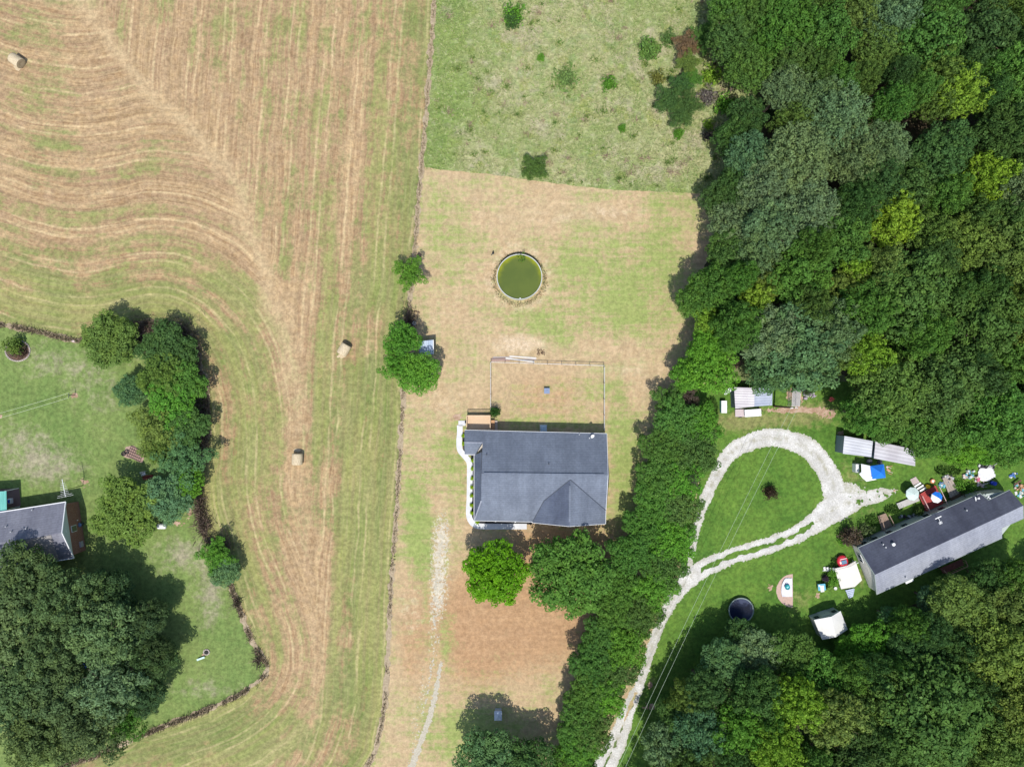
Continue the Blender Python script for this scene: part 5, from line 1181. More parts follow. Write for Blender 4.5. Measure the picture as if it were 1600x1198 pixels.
for x, y, f_ in ((1382, 854, onu), (1508, 796.5, onu), (1414, 901, onl), (1378, 849.5, onu)):
    q = f_(x, y); MB().cyl(q, .1, q.z-.1, q.z+.4, 10).build('vent_pipe', STEEL, H3)
0; q = onu(1394, 849.3); MB().lathe(q, [(.15, 0), (.16, .35), (.24, .38), (.22, .46), (.03, .5)], 16).build('chimney_cap', WHITE, H3)
q = onl(1421, 906.5); MB().box(q+Vector((0, -.1, -.05)), (1.15, .3, .2), rz=rz3).build('eave_vent', WHITE, H3)
def roof_antenna(px, py, fn, label, s=1.0, rot=0):
    q = fn(px, py); t = thing('roof_antenna', q, label, 'antenna', rz3, 'small antennas on the mobile home roof'); mr = Matrix.Rotation(rz3+rot, 3, 'Z')
    MB().tube(q, q+Vector((0, 0, .5)), .025).build('mast', STEEL, t)
    MB().box(q+mr @ Vector((0, .25*s, .52)), (.05, .9*s, .04), m=mr).box(q+mr @ Vector((0, .65*s, .52)), (.9*s, .12, .06), m=mr).build('boom', WHITE, t)
    mb = MB(); [mb.box(q+mr @ Vector((0, (-.25+.12*i)*s, .5)), (.45*s, .06, .05), m=mr) for i in range(3)]; mb.build('antenna_rods', TRIM, t)
roof_antenna(1465.5, 814, onu, 'T shaped white antenna on the dark roof above the middle of the mobile home'); roof_antenna(1525, 777.5, onu, 'small white antenna near the notch in the dark mobile home roof', .6, 1.3)
roof_antenna(1542.5, 777.0, onu, 'tiny white antenna at the right side of the roof notch', .4, .5)

# decks, steps and clutter round the mobile home
RED = mat('red_painted_wood', (.36, .055, .05), .65, .12, 2)
def board_deck(name, corners, z, m_, label, cat, nb=14, rails=None, railm=None, alt=None, th=.06, railz=.9):
    """corners in photo pixels: a, b, c, d; boards run from side a-b to side d-c"""
    a, b, c, d = [P(x, y, z) for x, y in corners]; ctr = (a+b+c+d)/4; t = thing(name, (ctr.x, ctr.y, 0), label, cat)
    mb = MB()
    for i in range(nb):
        s0, s1 = (i+.04)/nb, (i+.96)/nb; q = [a.lerp(b, s0), a.lerp(b, s1), d.lerp(c, s1), d.lerp(c, s0)]
        mb.prism([(v.x, v.y) for v in q], [v.z-th for v in q], [v.z for v in q])
    mb.build('boards', m_, t)
    if z > .25:
        for v in (a, b, c, d): w_ = v.lerp(ctr, .06); MB().box((w_.x, w_.y, z/2-.04), (.1, .1, z-.08)).build('post', m_, t)
    if rails:
        mb = MB(); cs = [a, b, c, d]
        for i, j in rails:
            p0, p1 = cs[i].lerp(ctr, .03), cs[j].lerp(ctr, .03); mb.bar(p0+Vector((0, 0, railz)), p1+Vector((0, 0, railz)), .09, .05)
            k = max(2, int((p1-p0).length/.35))
            for q in range(k+1): w_ = p0.lerp(p1, q/k); mb.box((w_.x, w_.y, z+railz/2), (.04, .04, railz))
        mb.build('railing', railm or m_, t)
    return t
board_deck('red_deck', [(1435,773),(1462,758),(1475,786),(1448,799)], .7, RED, 'red painted deck against the upper side of the mobile home', 'deck', 16, [(0, 3), (1, 2)], mat('faded_pink_wood', (.5, .35, .32), .7))
board_deck('ramp', [(1401,786.5),(1405,795),(1437,782),(1434,773)], .35, mat('grey_ramp_boards', (.46, .44, .42), .8, .2, 3), 'long grey wooden ramp leading left from the red deck', 'ramp', 9)
board_deck('landing', [(1422,749),(1431,744.5),(1437,753),(1427,758)], .12, mat('pinkish_grey_boards', (.46, .38, .36), .8, .2, 3), 'small grey landing at the top end of the slatted steps', 'landing', 7)
st = thing('slatted_steps', P(1437, 763), 'steps with white treads and dark gaps going up to the red deck', 'steps')
for i in range(5):
    a, b = P(1428+i*3.4, 760+i*3.3), P(1438+i*3.2, 754+i*3.5); MB().bar(a+Vector((0, 0, .14+.12*i)), b+Vector((0, 0, .14+.12*i)), .26, .05).build('tread', WHITE, st)
mb = MB(); mb.bar(P(1428, 760)+Vector((0, 0, .05)), P(1443, 774)+Vector((0, 0, .6)), .08, .12).bar(P(1439, 754)+Vector((0, 0, .05)), P(1453, 768)+Vector((0, 0, .6)), .08, .12); mb.build('stringer', BLACK, st)
def umbrella(px, py, r, h, cols, label, rz=0, z0=0):
    q = P(px, py, h); t = thing('patio_umbrella', (q.x, q.y, z0), label, 'umbrella', rz); n_ = 8
    MB().tube((q.x, q.y, z0), (q.x, q.y, h+.05), .03).build('pole', STEEL, t); MB().cyl((q.x, q.y), .25, z0, z0+.08, 16).build('base', DARKG, t)
    pts = [Vector((q.x+r*math.cos(rz+6.2832*i/n_), q.y+r*math.sin(rz+6.2832*i/n_), h-.42)) for i in range(n_)]; tp = Vector((q.x, q.y, h))
    groups = {}
    for i in range(n_): groups.setdefault(cols[i % len(cols)].name, (cols[i % len(cols)], MB()))[1].poly([pts[i], pts[(i+1) % n_], tp]).poly([pts[i], pts[i]-Vector((0, 0, .1)), pts[(i+1) % n_]-Vector((0, 0, .1)), pts[(i+1) % n_]])
    for m_, mb in groups.values(): mb.build('canopy_panel', m_, t)
    return t
BLUEC = mat('bright_blue_cloth', (.02, .18, .68), .6, .08, 2); MINT = mat('pale_mint_cloth', (.52, .62, .58), .6, .08, 2)
umbrella(1428.5, 772, .95, 2.0, [MINT], 'pale mint octagonal umbrella left of the red deck', .3)
umbrella(1466.5, 777.5, .80, 2.6, [BLUEC, BLUEC, BLUEC, WHITE, WHITE, WHITE, WHITE, BLUEC], 'blue and white umbrella standing on the red deck', .2, .7)
t = thing('storage_tub', P(1448, 761), 'bright yellow plastic tub at the top corner of the red deck', 'tub'); q = P(1447.5, 759.5)
YEL = mat('yellow_plastic', (.80, .55, .02), .4, .05, 2); MB().prism([(q.x+.34*math.cos(i*1.047), q.y+.34*math.sin(i*1.047)) for i in range(6)], 0, .5).build('tub', YEL, t, bevel=.05); MB().cyl(q, .27, .5, .56, 20).build('lid', YEL, t)
t = thing('round_cushion', P(1455, 751), 'orange and white round seat above the yellow tub', 'seat'); q = P(1455.5, 751); OR = mat('orange_plastic', (.62, .25, .12), .5)
MB().lathe(q, [(.3, 0), (.34, .2), (.3, .4), (.2, .42), (.18, .36)], 20).build('rim', OR, t, smooth=True); MB().lathe(q+Vector((0, 0, .37)), [(.18, 0), (.01, .03)], 16).build('seat', WHITE, t)
t = thing('black_trash_can', P(1421.5, 764), 'round black container beside the mint umbrella', 'bin'); q = P(1422, 765); MB().lathe(q, [(.4, 0), (.46, .6), (.5, .62), (.44, .64), (.1, .72)], 20).build('body', BLACK, t, smooth=True); MB().tube(q+Vector((-.1, 0, .75)), q+Vector((.1, 0, .75)), .03).build('handle', DARKG, t)
board_deck('old_dock', [(1472.5,747),(1484.5,743),(1500,770),(1485,778)], .4, WOODG, 'narrow weathered plank walkway between red deck and dark roof', 'boardwalk', 4)
board_deck('boardwalk_landing', [(1485,778.5),(1500,770.5),(1503,776),(1487,784)], .55, WOODD, 'dark landing where the weathered walkway meets the mobile home', 'landing', 6, [(1, 2)])
jk = random.Random(8)
def junk(name, px, py, rx, ry, cols, nn, label, cat='junk', hmax=.5):
    t = thing(name, P(px, py), label, cat); gr = {}
    for i in range(nn):
        c_ = cols[i % len(cols)]; m_ = mat('junk_%02d%02d%02d' % tuple(int(k*99) for k in c_), c_, .6, .15, 3); q = P(px+jk.uniform(-rx, rx), py+jk.uniform(-ry, ry)); s_ = jk.uniform(.12, .38)
        mb = MB()
        z_ = jk.uniform(.08, hmax)
        if jk.random() < .5: mb.box((q.x, q.y, z_/2), (s_*1.5, s_, z_), rz=jk.uniform(0, 3))
        elif jk.random() < .5: mb.lathe(q, [(s_*.5, 0), (s_*.6, z_*.7), (s_*.5, z_), (.02, z_+.02)], 12)
        else: mb.bar(q+Vector((0, 0, .1)), q+Vector((s_*2, jk.uniform(-.4, .4), z_)), .07, .07)
        mb.build('piece', m_, t, bevel=.015)
    return t
W_, T_, B_, O_, K_, G_, P_ = (.56, .56, .54), (.13, .36, .44), (.06, .15, .38), (.48, .27, .16), (.03, .03, .035), (.35, .35, .36), (.55, .42, .38)
junk('toy_heap', 1471, 756, 5, 5, [T_, W_, B_, (.25, .4, .5)], 16, 'pale blue and white toys piled beside the top of the red deck', 'toys')
junk('pot_heap', 1479, 745, 7, 3, [W_, K_, G_, P_], 18, 'white and dark pots at the top end of the weathered walkway', 'pots')
junk('turquoise_heap', 1512, 741, 8, 6, [T_, W_, T_, P_, W_], 22, 'turquoise and white odds and ends left of the big white sheet', 'junk')
junk('pipe_heap', 1540, 729, 12, 2.2, [K_, W_, G_, K_], 20, 'dark and white odds and ends along the top of the big white sheet', 'junk', .35)
junk('flower_pots', 1524, 747, 3, 5, [P_, (.5, .12, .2), W_], 8, 'pinkish pots at the left corner of the big white sheet', 'pots')
junk('grey_heap', 1532, 757, 6, 4, [G_, P_, W_], 14, 'grey clutter on the ground below the big white sheet', 'junk', .25)
junk('orange_heap', 1590, 760, 6, 6, [O_, O_, P_, T_], 18, 'orange and blue clutter at the right end of the mobile home', 'junk')
junk('white_heap', 1592, 772, 5, 4, [W_, T_, W_], 10, 'white and blue clutter beside the right roof corner of the mobile home', 'junk', .3)
junk('blue_chair_heap', 1584, 742, 7, 4, [B_, (.12, .2, .45), W_], 8, 'blue folded things on the grass right of the big white sheet', 'junk', .3)
junk('shade_clutter', 1418, 808, 12, 5, [K_, (.1, .12, .1), G_], 16, 'dark odds and ends in the shade along the mobile home wall', 'junk', .4)
junk('bike_heap', 1507, 766, 8, 4, [K_, G_, K_], 14, 'black and grey frames leaning beside the mobile home wall', 'junk', .5)
junk('scrap_heap', 1263, 617, 8, 6, [(.34, .28, .34), G_, P_, W_], 34, 'heap of greyish pink scrap right of the dog kennel', 'junk')
junk('shed_front_clutter', 1155, 644, 6, 3, [P_, T_, K_, W_], 16, 'small colourful clutter in front of the corrugated shed', 'junk', .3)
junk('toy_heap', 1397, 766, 1.5, 1.5, [O_, P_], 2, 'small orange scrap at the end of the gravel spur', 'junk', .15)
# white sheet
sh_ = thing('white_sheet', P(1540, 743), 'big rumpled white sheet spread on the grass above the mobile home', 'sheet'); pts = [(1529,731),(1551,729),(1558,744),(1549,749),(1546,753),(1538,752),(1536,754),(1532,751),(1525,749),(1527,743)]
mb = MB(); xs = [(x, y) for x in np.arange(1522, 1562, 1.6) for y in np.arange(726, 758, 1.6)]; ins_ = inside(np.array([a for a, b in xs]), np.array([b for a, b in xs]), pts); ix = {}
for (x, y), ok in zip(xs, ins_):
    if ok: ix[(round(x, 1), round(y, 1))] = len(mb.v); mb.v.append(P(x+jk.uniform(-.3, .3), y+jk.uniform(-.3, .3), .14+.12*jk.random()))
for (x, y), i in list(ix.items()):
    k = [(x, y), (round(x+1.6, 1), y), (round(x+1.6, 1), round(y+1.6, 1)), (x, round(y+1.6, 1))]
    if all(q in ix for q in k): mb.f.append(tuple(ix[q] for q in k)[::-1])
mb.build('sheet', mat('white_sheet_cloth', (.66, .66, .68), .7, .12, 2), sh_, smooth=True, solid=.02)
t = thing('blue_drum', P(1549, 754), 'bright blue drum at the lower right of the big white sheet', 'drum'); q = P(1548.5, 754); MB().lathe(q, [(.28, 0), (.3, .4), (.28, .85), (.24, .87), (.05, .86)], 20).build('drum', mat('royal_blue', 0), t, smooth=True)
t = thing('table', P(1587, 750), 'small slanting wooden table on the grass by the right edge', 'table'); MB().bar(P(1580, 757)+Vector((0, 0, .6)), P(1591, 749)+Vector((0, 0, .6)), .25, .05).build('table_top', WOODD, t); MB().box((*P(1582, 755)[:2], .3), (.06, .06, .58)).box((*P(1589, 750.5)[:2], .3), (.06, .06, .58)).build('leg', WOODD, t)
# steps and porches
board_deck('wooden_steps', [(1372,806),(1384,801.5),(1394,821),(1378,828)], .5, mat('old_tan_boards', (.28, .20, .15), .85, .3), 'small dark wooden porch on the upper side of the mobile home near its left end', 'porch', 6, [(0, 3), (1, 2)])
board_deck('back_porch', [(1468.5,888),(1503,873),(1506.5,882),(1475,896)], .6, mat('reddish_dark_boards', (.17, .07, .055), .85, .3), 'reddish brown porch on the lower side of the mobile home', 'porch', 12, [(0, 3), (3, 2), (1, 2)], mat('tan_rail', (.42, .25, .17), .8))
wd_ = thing('white_deck', P(1326, 898), 'white deck with white railing at the left end of the mobile home', 'deck'); WD = mat('off_white_boards', (.66, .62, .58), .7, .08, 2)
dpts = [(1303.5,888),(1324,883),(1336.5,876),(1347,906),(1335.5,916.5),(1314.5,920)]; pw = [P(x, y, .8) for x, y in dpts]
mb = MB(); mb.prism([(v.x, v.y) for v in pw], .68, .8); mb.build('platform', WD, wd_); [MB().box((*v.lerp(sum(pw, Vector())/6, .06)[:2], .34), (.12, .12, .68)).build('post', WHITE, wd_) for v in pw]
mb = MB()
for a, b in ((pw[0], pw[1]), (pw[1], pw[2])):
    for z_ in (.15, .9): mb.bar(a+Vector((0, 0, z_)), b+Vector((0, 0, z_)), .07, .06)
    for i in range(9): q = a.lerp(b, i/8); mb.box((q.x, q.y, 1.25), (.035, .035, .9))
mb.build('railing', WHITE, wd_)
st = thing('white_steps', P(1294, 887), 'short white steps on the left side of the white deck', 'steps')
for i in range(4): MB().bar(P(1287+i*4, 885)+Vector((0, 0, .18+.16*i)), P(1288+i*4, 891)+Vector((0, 0, .18+.16*i)), .28, .05).build('tread', WHITE, st)
MB().bar(P(1285, 891)+Vector((0, 0, .06)), P(1303, 888.5)+Vector((0, 0, .65)), .06, .12).build('stringer', WHITE, st)
st = thing('pale_blue_steps', P(1326, 925), 'pale blue grey steps going down from the white deck', 'steps'); PB = mat('pale_blue_wood', (.42, .48, .60), .6)
for i in range(5): MB().bar(P(1318+i*2, 921+i*3)+Vector((0, 0, .62-.12*i)), P(1331+i*.2, 918+i*3)+Vector((0, 0, .62-.12*i)), .2, .04).build('tread', PB, st)
MB().bar(P(1318, 919)+Vector((0, 0, .7)), P(1326, 934)+Vector((0, 0, .05)), .07, .1).bar(P(1331, 917)+Vector((0, 0, .7)), P(1332, 931)+Vector((0, 0, .05)), .07, .1).build('stringer', PB, st)
# small red vehicle
rv_ = thing('red_cart', P(1314, 875), 'small rounded red cart with a blue grey windscreen above the white deck', 'cart', R(12)); q = P(1313.5, 875); mr = Matrix.Rotation(R(12), 3, 'Z')
RP_ = mat('glossy_red', (.62, .03, .05), .3, .06, 2, spec=.5)
mb = MB(); mb.lathe(q, [(.55, .25), (.74, .35), (.78, .55), (.70, .75), (.5, .86), (.02, .88)], 24, mr, 1, 1.15); mb.build('body', RP_, rv_, smooth=True)
MB().box(q+mr @ Vector((.05, -.05, .93)), (.75, .6, .1), m=mr).build('windscreen', mat('blue_grey_glass', (.12, .22, .32), .15, spec=.6), rv_, bevel=.04)
MB().box(q+mr @ Vector((.05, .42, .9)), (.95, .14, .12), m=mr).build('hood_edge', mat('pale_pink_plastic', (.75, .5, .5), .4), rv_, bevel=.04)
for sx in (-1, 1):
    for sy in (-1, 1): MB().lathe(q+mr @ Vector((sx*.6, sy*.55, .22)), [(.03, -.08), (.2, -.08), (.22, 0), (.2, .08), (.03, .08)], 14, mr @ Matrix.Rotation(math.pi/2, 3, 'Y')).build('wheel', BLACK, rv_)
# trampoline
tp_ = thing('trampoline', P(1158, 952), 'round black trampoline in the green lawn beside the lower woods', 'trampoline'); q = P(1158, 953, .5)
n = NT('black_mat'); v = n.coord(); n.col(n.mix(n.step(n.noise(v, .9, 4), .45, .6), (.012, .018, .042), (.035, .045, .085))); n.b.inputs['Roughness'].default_value = .18; n.b.inputs['Specular IOR Level'].default_value = .5
MB().lathe((q.x, q.y, .55), [(1.62, 0), (.01, -.02)], 48).build('mat', n.m, tp_); MB().lathe((q.x, q.y, .55), [(1.62, 0), (1.66, .05), (1.76, .05), (1.8, 0), (1.7, -.05), (1.62, 0)], 48).build('frame', mat('grey_green_metal', (.2, .25, .23), .5), tp_, smooth=True)
for i in range(6): a = i*1.047; MB().tube((q.x+1.7*math.cos(a), q.y+1.7*math.sin(a), 0), (q.x+1.7*math.cos(a), q.y+1.7*math.sin(a), .53), .03).build('leg', STEEL, tp_)
# half round play area
region('sandy_half_circle', lambda x, y: np.maximum(np.hypot((x-1239)/26, (y-922.5)/26)-1, (x-1238.5)/26)+fbm(x, y, 5, 3)*.06, (1205, 890, 1245, 955), 1.0, .040, mat('pinkish_sand', (.48, .34, .28), .9, .25, 4, bump=.5))
sh_ = thing('white_tarp', P(1228, 921), 'crumpled white tarp on the half round sandy patch', 'tarp'); mb = MB(); rb = random.Random(5); NX = 16
for i in range(NX):
    for j in range(NX):
        y = 903+29*j/(NX-1); hw = 24*math.sqrt(max(0, 1-((y-922)/24)**2))*.72; x = 1238-hw*(1-i/(NX-1)); mb.v.append(P(x, y, .1+.12*rb.random()))
mb.f = [(i*NX+j, i*NX+j+1, (i+1)*NX+j+1, (i+1)*NX+j) for i in range(NX-1) for j in range(NX-1)]; mb.build('tarp', mat('white_tarp_plastic', (.62, .62, .66), .5, .15, 1.5), sh_, smooth=True)
t = thing('teal_tub', P(1228.5, 915), 'round teal tub on the crumpled white tarp', 'tub'); q = P(1228.5, 915.5); TE = mat('teal_plastic', (.02, .26, .28), .4)
MB().lathe(q+Vector((0, 0, .2)), [(.2, 0), (.34, .28), (.37, .3), (.32, .3), (.2, .05), (.01, .04)], 22).build('tub', TE, t, smooth=True); MB().box(q+Vector((.08, -.05, .3)), (.3, .22, .06), rz=.5).build('insert', mat('pale_teal', (.25, .6, .62), .5), t)
tb = thing('picnic_table', P(1284, 918), 'small table with blue and white cloth on the lawn left of the white deck', 'table'); q = P(1284, 917, .7); MB().box(q, (1.05, .9, .04), rz=.1).build('cloth', mat('blue_white_cloth', (.12, .40, .52), .6), tb); MB().box(q+Vector((.05, -.2, .04)), (.5, .9, .03), rz=.1).box(q+Vector((-.35, .2, .04)), (.22, .25, .03)).build('cloth_panel', WHITE, tb)
for sx in (-1, 1):
    for sy in (-1, 1): MB().box(q+Vector((sx*.4, sy*.35, -.35)), (.05, .05, .68)).build('leg', STEEL, tb)
bush(1289, 903, 5, .7, (.06, .04, .07), 'small dark purple plant left of the white deck', name='plant', cat='plant'); bush(1301, 905, 9, .8, 'bright', 'leafy bright green shrub touching the white deck', name='shrub', cat='shrub'); bush(1299, 893, 7, .8, 'bright', 'small green plant between white steps and white deck', name='plant', cat='plant')
t = thing('white_pail', P(1304, 918), 'small white pail on the grass at the lower left of the white deck', 'pail'); q = P(1304, 918); MB().lathe(q, [(.16, 0), (.22, .35), (.19, .35), (.14, .05), (.01, .05)], 16).build('pail', WHITE, t, smooth=True); MB().tube(q+Vector((-.2, 0, .34)), q+Vector((.2, 0, .34)), .012).build('handle', STEEL, t)
bush(1327, 838, 15, 2.0, (.10, .075, .055), 'brownish round shrub off the left end of the mobile home', name='shrub', cat='shrub'); bush(1352, 829, 12, 1.5, (.09, .13, .05), 'pale green loose shrub beside the brownish one', name='shrub', cat='shrub', v=1); bush(1433, 798, 7, 1.0, (.07, .12, .03), 'green shrub at the foot of the red deck', name='shrub', cat='shrub')
for x, y, r_, l in ((1318, 845, 9, 'low green shrub left of the brownish shrub'), (1500, 757, 10, 'leafy green shrub right of the weathered walkway'), (1515, 765, 9, 'green shrub between the black frames and white sheet')): bush(x, y, r_, .9, 'bright', l, name='shrub', cat='shrub', v=1)
bush(1203, 770, 11, 1.3, (.055, .035, .025), 'dark reddish bush in the middle of the driveway loop lawn', name='bush', v=1); bush(1205, 768, 7, 1.5, (.06, .045, .03), 'dark twiggy top of the bush in the loop lawn', name='bush', v=0)

# white shed
S3 = thing('white_shed', P(1296, 972), 'white roofed shed with two small windows beside the lower woods', 'shed', R(17)); h0 = 2.1
c1, c2, c3, c4_ = P(1272, 968.5, h0), P(1313.5, 954.5, h0), P(1324.5, 983, h0), P(1284.5, 999, h0)
rm1, rm2 = c1.lerp(c2, .56), c4_.lerp(c3, .45); rm1.z = rm2.z = h0+.75
r = MB(); r.poly([c1, c4_, rm2, rm1]); r.poly([rm1, rm2, c3, c2]); r.build('roof', mat('white_shed_roof', (.66, .65, .62), .6, .08, 1.2), S3, solid=.07)
v4 = [c1, c2, c3, c4_]; ct = sum(v4, Vector())/4; ww = [v.lerp(ct, .06) for v in v4]; SG = siding('grey_green_siding', (.33, .37, .35)); MB().prism([(v.x, v.y) for v in ww], 0, h0-.02).build('wall', SG, S3)
mb = MB(); mb.poly([Vector((ww[0].x, ww[0].y, h0-.02)), Vector((ww[1].x, ww[1].y, h0-.02)), Vector((rm1.lerp(ct, .06).x, rm1.lerp(ct, .06).y, h0+.66))]); mb.build('gable', SG, S3)
nr = (ww[1]-ww[0]).normalized(); nr = Vector((-nr.y, nr.x, 0)); f3 = lambda t_, z: Vector((*ww[0].lerp(ww[1], t_)[:2], z))
for t_ in (.15, .85): window(S3, f3(t_, 1.35), .45, .6, nr, BLACK)
mq = Matrix(((ww[1]-ww[0]).normalized(), nr, Vector((0, 0, 1)))).transposed(); dd = MB().box(f3(.5, .98)+nr*.04, (1.3, .06, 1.8), m=mq).build('door', mat('door_grey_green', (.40, .44, .42), .6), S3); MB().box(f3(.52, 1.0)+nr*.09, (.04, .04, .2), m=mq).build('handle', BLACK, dd)
g = MB(); [g.bar(a-Vector((0, 0, .04)), b-Vector((0, 0, .04)), .07, .1) for a, b in ((c1, rm1), (rm1, c2))]; g.build('fascia', TRIM, S3)

# corrugated sheds, kennel and things at the top of the loop
def lean_shed(name, corners, hs, roofm, label, wallm, inset=.1):
    vs = [P(x, y, h) for (x, y), h in zip(corners, hs)]; ct = sum(vs, Vector())/4; t = thing(name, (ct.x, ct.y, 0), label, 'shed', math.atan2((vs[1]-vs[0]).y, (vs[1]-vs[0]).x))
    MB().poly(vs[::-1]).build('roof', roofm, t, solid=.06); ww = [v.lerp(ct, inset) for v in vs]; MB().prism([(v.x, v.y) for v in ww], 0, [v.z-.08 for v in ww]).build('wall', wallm, t); return t
CW = corrugated('whitish_corrugated', (.50, .47, .50), (.60, .58, .60), 1, .35, .35); CB = corrugated('bluish_corrugated', (.36, .40, .50), (.45, .49, .58), 1, .35, .1)
GW = mat('slate_wall', (.16, .19, .22), .8, .15)
lean_shed('corrugated_shed', [(1147,605),(1179,606),(1178.5,635),(1149,638)], [2.2, 2.3, 2.3, 2.2], CW, 'shed with whitish corrugated roof beside the top of the drive loop', GW, .06)
lean_shed('corrugated_shed', [(1179,606),(1207,605),(1206.5,633),(1178.5,635)], [2.1, 1.9, 1.9, 2.1], CB, 'bluish corrugated lean-to right of the whitish shed roof', GW, .06)
lean_shed('long_metal_shed', [(1319.5,681),(1364,689),(1361.5,714),(1317,708.5)], [2.6, 2.6, 2.6, 2.6], corrugated('pale_metal_a', (.50, .51, .55), (.58, .59, .63), 1, .4, .05), 'left half of the long pale metal shed under the woods edge', mat('slate_blue_wall', (.20, .25, .28), .7, .1), .03)
lean_shed('long_metal_shed', [(1368,689),(1430,702),(1430,728),(1365.5,716)], [2.6, 2.6, 2.6, 2.6], corrugated('pale_metal_b', (.46, .44, .47), (.55, .54, .57), 1, .5, .35), 'right half of the long pale metal shed with rust streaks', mat('slate_blue_wall', 0), .03)
tb = thing('white_table', P(1176, 645), 'long white table top in front of the corrugated shed', 'table', R(3)); q = P(1176.5, 645, .75); MB().box(q, (2.3, 1.0, .05), rz=R(4)).build('table_top', WHITE, tb)
for sx in (-1, 1):
    for sy in (-1, 1): MB().box(q+Vector((sx*1.0, sy*.4, -.38)), (.06, .06, .7)).build('leg', STEEL, tb)
junk('table_clutter', 1183, 640, 3.5, 1.8, [(.25, .1, .1), K_], 6, 'dark reddish bits at the top right of the white table', 'junk', .12)
tg = thing('open_trailer', P(1155, 645), 'low pinkish flat trailer bed in front of the corrugated shed', 'trailer'); q = P(1156, 645); MB().box((q.x, q.y, .3), (1.5, 1.05, .06)).build('bed', mat('pinkish_bed', (.5, .42, .42), .8, .2), tg)
for sy in (-1, 1): MB().lathe(q+Vector((0, sy*.6, .22)), [(.03, -.06), (.2, -.06), (.2, .06), (.03, .06)], 14, Matrix.Rotation(math.pi/2, 3, 'X')).build('wheel', BLACK, tg)
fr = thing('chest_freezer', P(1131.5, 635), 'white chest freezer with teal side at the hedgerow end of the shed', 'freezer'); q = P(1131.5, 635.5, .9); MB().box((q.x-.03, q.y, .43), (.72, 1.65, .86)).build('body', mat('pale_teal', 0), fr, bevel=.03); MB().box((q.x, q.y, .89), (.78, 1.72, .07)).build('lid', WHITE, fr, bevel=.02); MB().box((q.x+.4, q.y, .86), (.04, .3, .04)).build('handle', STEEL, fr)
ds = thing('satellite_dish', P(1122, 611.5), 'large white satellite dish on a dark pole above the chest freezer', 'satellite dish'); q0 = P(1122, 611.5); q1 = P(1136, 609, 3.4); q0 = Vector((q1.x-.1, q1.y, 0))
MB().tube(q0, q1, .06).build('pole', BLACK, ds); md = Vector((.55, -.75, .6)).to_track_quat('Z', 'Y').to_matrix(); MB().lathe(q1, [(.03, 0), (.25, .04), (.5, .14), (.68, .27), (.65, .28), (.47, .17), (.02, .04)], 26, md).build('dish', WHITE, ds, smooth=True); MB().tube(q1, q1+md @ Vector((0, 0, .6)), .02).build('feed_horn', DARKG, ds)
kn = thing('dog_kennel', P(1245, 622), 'narrow dog kennel with pale wire mesh roof above the drive loop', 'kennel'); a, b, c, d = P(1238.5, 611, 1.6), P(1251, 611, 1.6), P(1249.5, 634, 1.6), P(1237.5, 634, 1.6)
mb = MB(); [mb.tube(u, v, .035) for u, v in ((a, b), (b, c), (c, d), (d, a))]; [mb.tube(v, Vector((v.x, v.y, 0)), .03) for v in (a, b, c, d)]; mb.build('frame', RAILW, kn)
mb = MB(); [mb.bar(a.lerp(d, i/12), b.lerp(c, i/12), .02, .02) for i in range(13)]; [mb.bar(a.lerp(b, i/6), d.lerp(c, i/6), .02, .02) for i in range(7)]; mb.build('roof_mesh', RAILW, kn)
MB().box((*P(1244.5, 608)[:2], .75), (1.25, .6, 1.5)).build('shelter', BLACK, kn); mb = MB(); [mb.bar(Vector((u.x, u.y, z)), Vector((v.x, v.y, z)), .012, .012) for u, v in ((b, c), (c, d), (d, a)) for z in np.arange(.1, 1.6, .15)]; mb.build('side_mesh', STEEL, kn)
MB().prism([tuple(P(x, y)[:2]) for x, y in ((1239, 611), (1251, 611), (1249.5, 634), (1238, 634))], 0, .06).build('floor', mat('kennel_floor', (.36, .34, .33), .8), kn)
chair(1296, 624, R(-30), mat('faded_red_plastic', (.5, .1, .09), .5), 'faded red chair in the shade right of the scrap heap')
# canopies and equipment near the long shed
ct_ = thing('canopy_tent', P(1372, 736), 'bright blue square pop up canopy below the long metal shed', 'canopy'); cs = [P(1360, 728, 2.1), P(1381, 725, 2.1), P(1384, 746, 2.1), P(1363, 748.5, 2.1)]; tp = sum(cs, Vector())/4; tp.z = 2.85
mb = MB(); [mb.poly([cs[(i+1) % 4], cs[i], tp]) for i in range(4)]; [mb.poly([cs[i], cs[(i+1) % 4], cs[(i+1) % 4]-Vector((0, 0, .2)), cs[i]-Vector((0, 0, .2))]) for i in range(4)]; mb.build('canopy', BLUEC, ct_, solid=.01)
for v in cs: w_ = v.lerp(tp, .03); MB().tube((w_.x, w_.y, 0), (w_.x, w_.y, 2.15), .03).build('leg', STEEL, ct_)
cw = thing('white_canopy', P(1352, 738), 'white fabric canopy joined to the left side of the blue one', 'canopy'); wp = [(1345.5,724.5),(1360,727.5),(1362.5,747),(1370,749),(1354,752),(1347,746),(1342.5,740),(1346,737)]; vs = [P(x, y, 1.95) for x, y in wp]; tp = sum(vs, Vector())/8; tp.z = 2.3
mb = MB(); [mb.poly([vs[(i+1) % 8], vs[i], tp]) for i in range(8)]; mb.build('canopy', mat('white_canopy_cloth', (.74, .74, .73), .7, .05, 2), cw, solid=.012)
for i in (0, 1, 2, 4, 6): w_ = vs[i].lerp(tp, .05); MB().tube((w_.x, w_.y, 0), (w_.x, w_.y, 1.95), .03).build('leg', STEEL, cw)
t = thing('white_cabinet', P(1340, 732), 'tall narrow white cabinet left of the white canopy', 'cabinet'); q = P(1340, 731.5, 1.1); MB().box((q.x, q.y, .55), (.48, 1.15, 1.1)).build('body', WHITE, t, bevel=.02); MB().box((q.x+.25, q.y, .55), (.03, 1.05, 1.0)).build('door', TRIM, t)
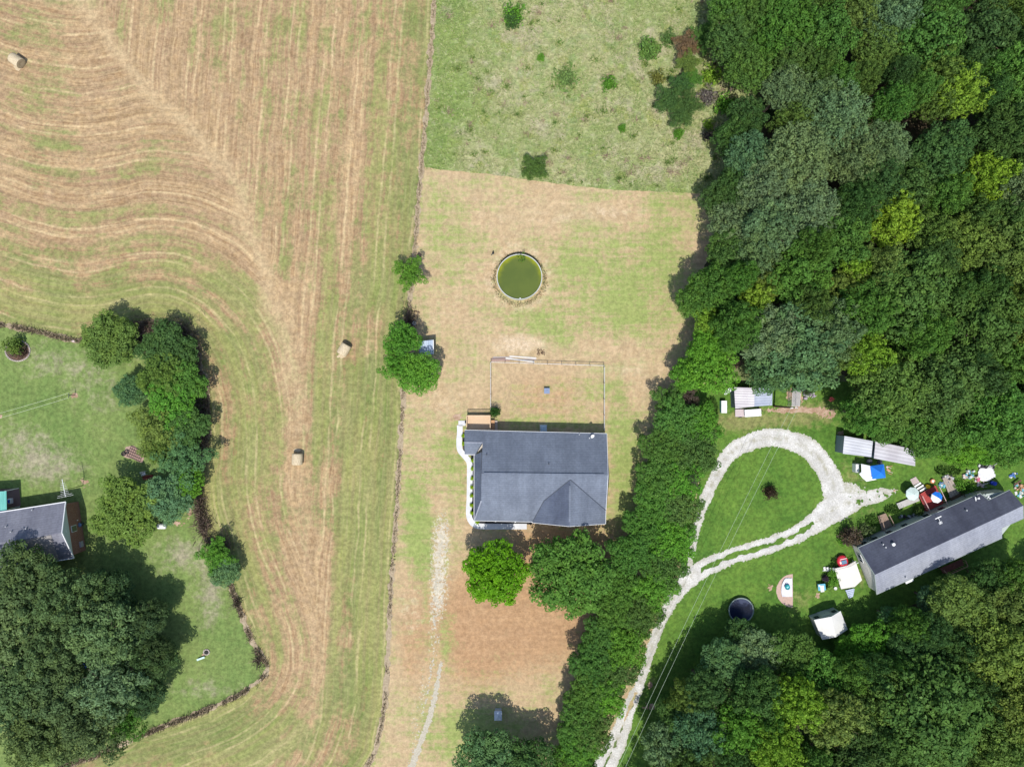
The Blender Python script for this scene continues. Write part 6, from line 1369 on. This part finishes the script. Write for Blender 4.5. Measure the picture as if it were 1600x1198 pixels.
for x, y, r_, l in ((1354, 719.5, .42, 'left dark kettle grill between long shed and white canopy'), (1370, 721, .36, 'right dark grill between long shed and blue canopy')):
    t = thing('kettle_grill', P(x, y), l, 'grill', group='dark grills between the shed and the canopies'); q = P(x, y)
    MB().lathe(q, [(.05, .45), (r_*.8, .55), (r_, .78), (r_*.85, .98), (r_*.4, 1.12), (.03, 1.15)], 22).build('bowl', DARKG, t, smooth=True); MB().tube(q+Vector((-.08, 0, 1.19)), q+Vector((.08, 0, 1.19)), .02).build('handle', BLACK, t)
    for k in range(3): a = k*2.094; MB().tube(q+Vector((math.cos(a)*.35, math.sin(a)*.35, 0)), q+Vector((math.cos(a)*.12, math.sin(a)*.12, .6)), .02).build('leg', BLACK, t)
junk('orange_scrap', 1387, 733, 1.5, 6, [O_, P_], 7, 'small orange scraps along the right side of the blue canopy', 'junk', .15)
for x, y, r_ in ((1262, 609, 9),): bush(x, y, r_, 1.0, (.05, .08, .03), 'dark weedy shrub behind the scrap heap', name='shrub', cat='shrub')

# utility pole and its wires
pt = P(1241, 637, 7.3); po_ = thing('utility_pole', (pt.x, pt.y, 0), 'utility pole with pale crossarm rising between shed and kennel', 'utility pole')
MB().tube((pt.x, pt.y, 0), pt, .15, .10, 12).build('pole', WOODD, po_); MB().box(pt+Vector((0, 0, -.1)), (1.0, .12, .14), rz=.1).build('crossarm', RAILW, po_)
mb = MB(); [mb.lathe(pt+Vector((dx, 0, -.02)), [(.05, 0), (.06, .08), (.03, .14)], 10) for dx in (-.42, .42)]; mb.build('insulator', WHITE, po_)
p2 = P(912, 1330, 7.3)
for s_, l in ((-.45, 'left pale wire running from the utility pole over the loop lawn'), (.45, 'right pale wire running from the utility pole over the loop lawn')):
    a = pt+Vector((s_, 0, .1)); b = p2+Vector((s_, 0, .1)); mb = MB(); f_ = lambda u: a.lerp(b, u)+Vector((0, 0, -1.1*4*u*(1-u)))
    for i in range(24): mb.tube(f_(i/24), f_((i+1)/24), .015, n=5)
    tag(mb.build('power_line', mat('pale_wire', (.42, .50, .36), .6)), l, 'wire', 'wires from the utility pole')
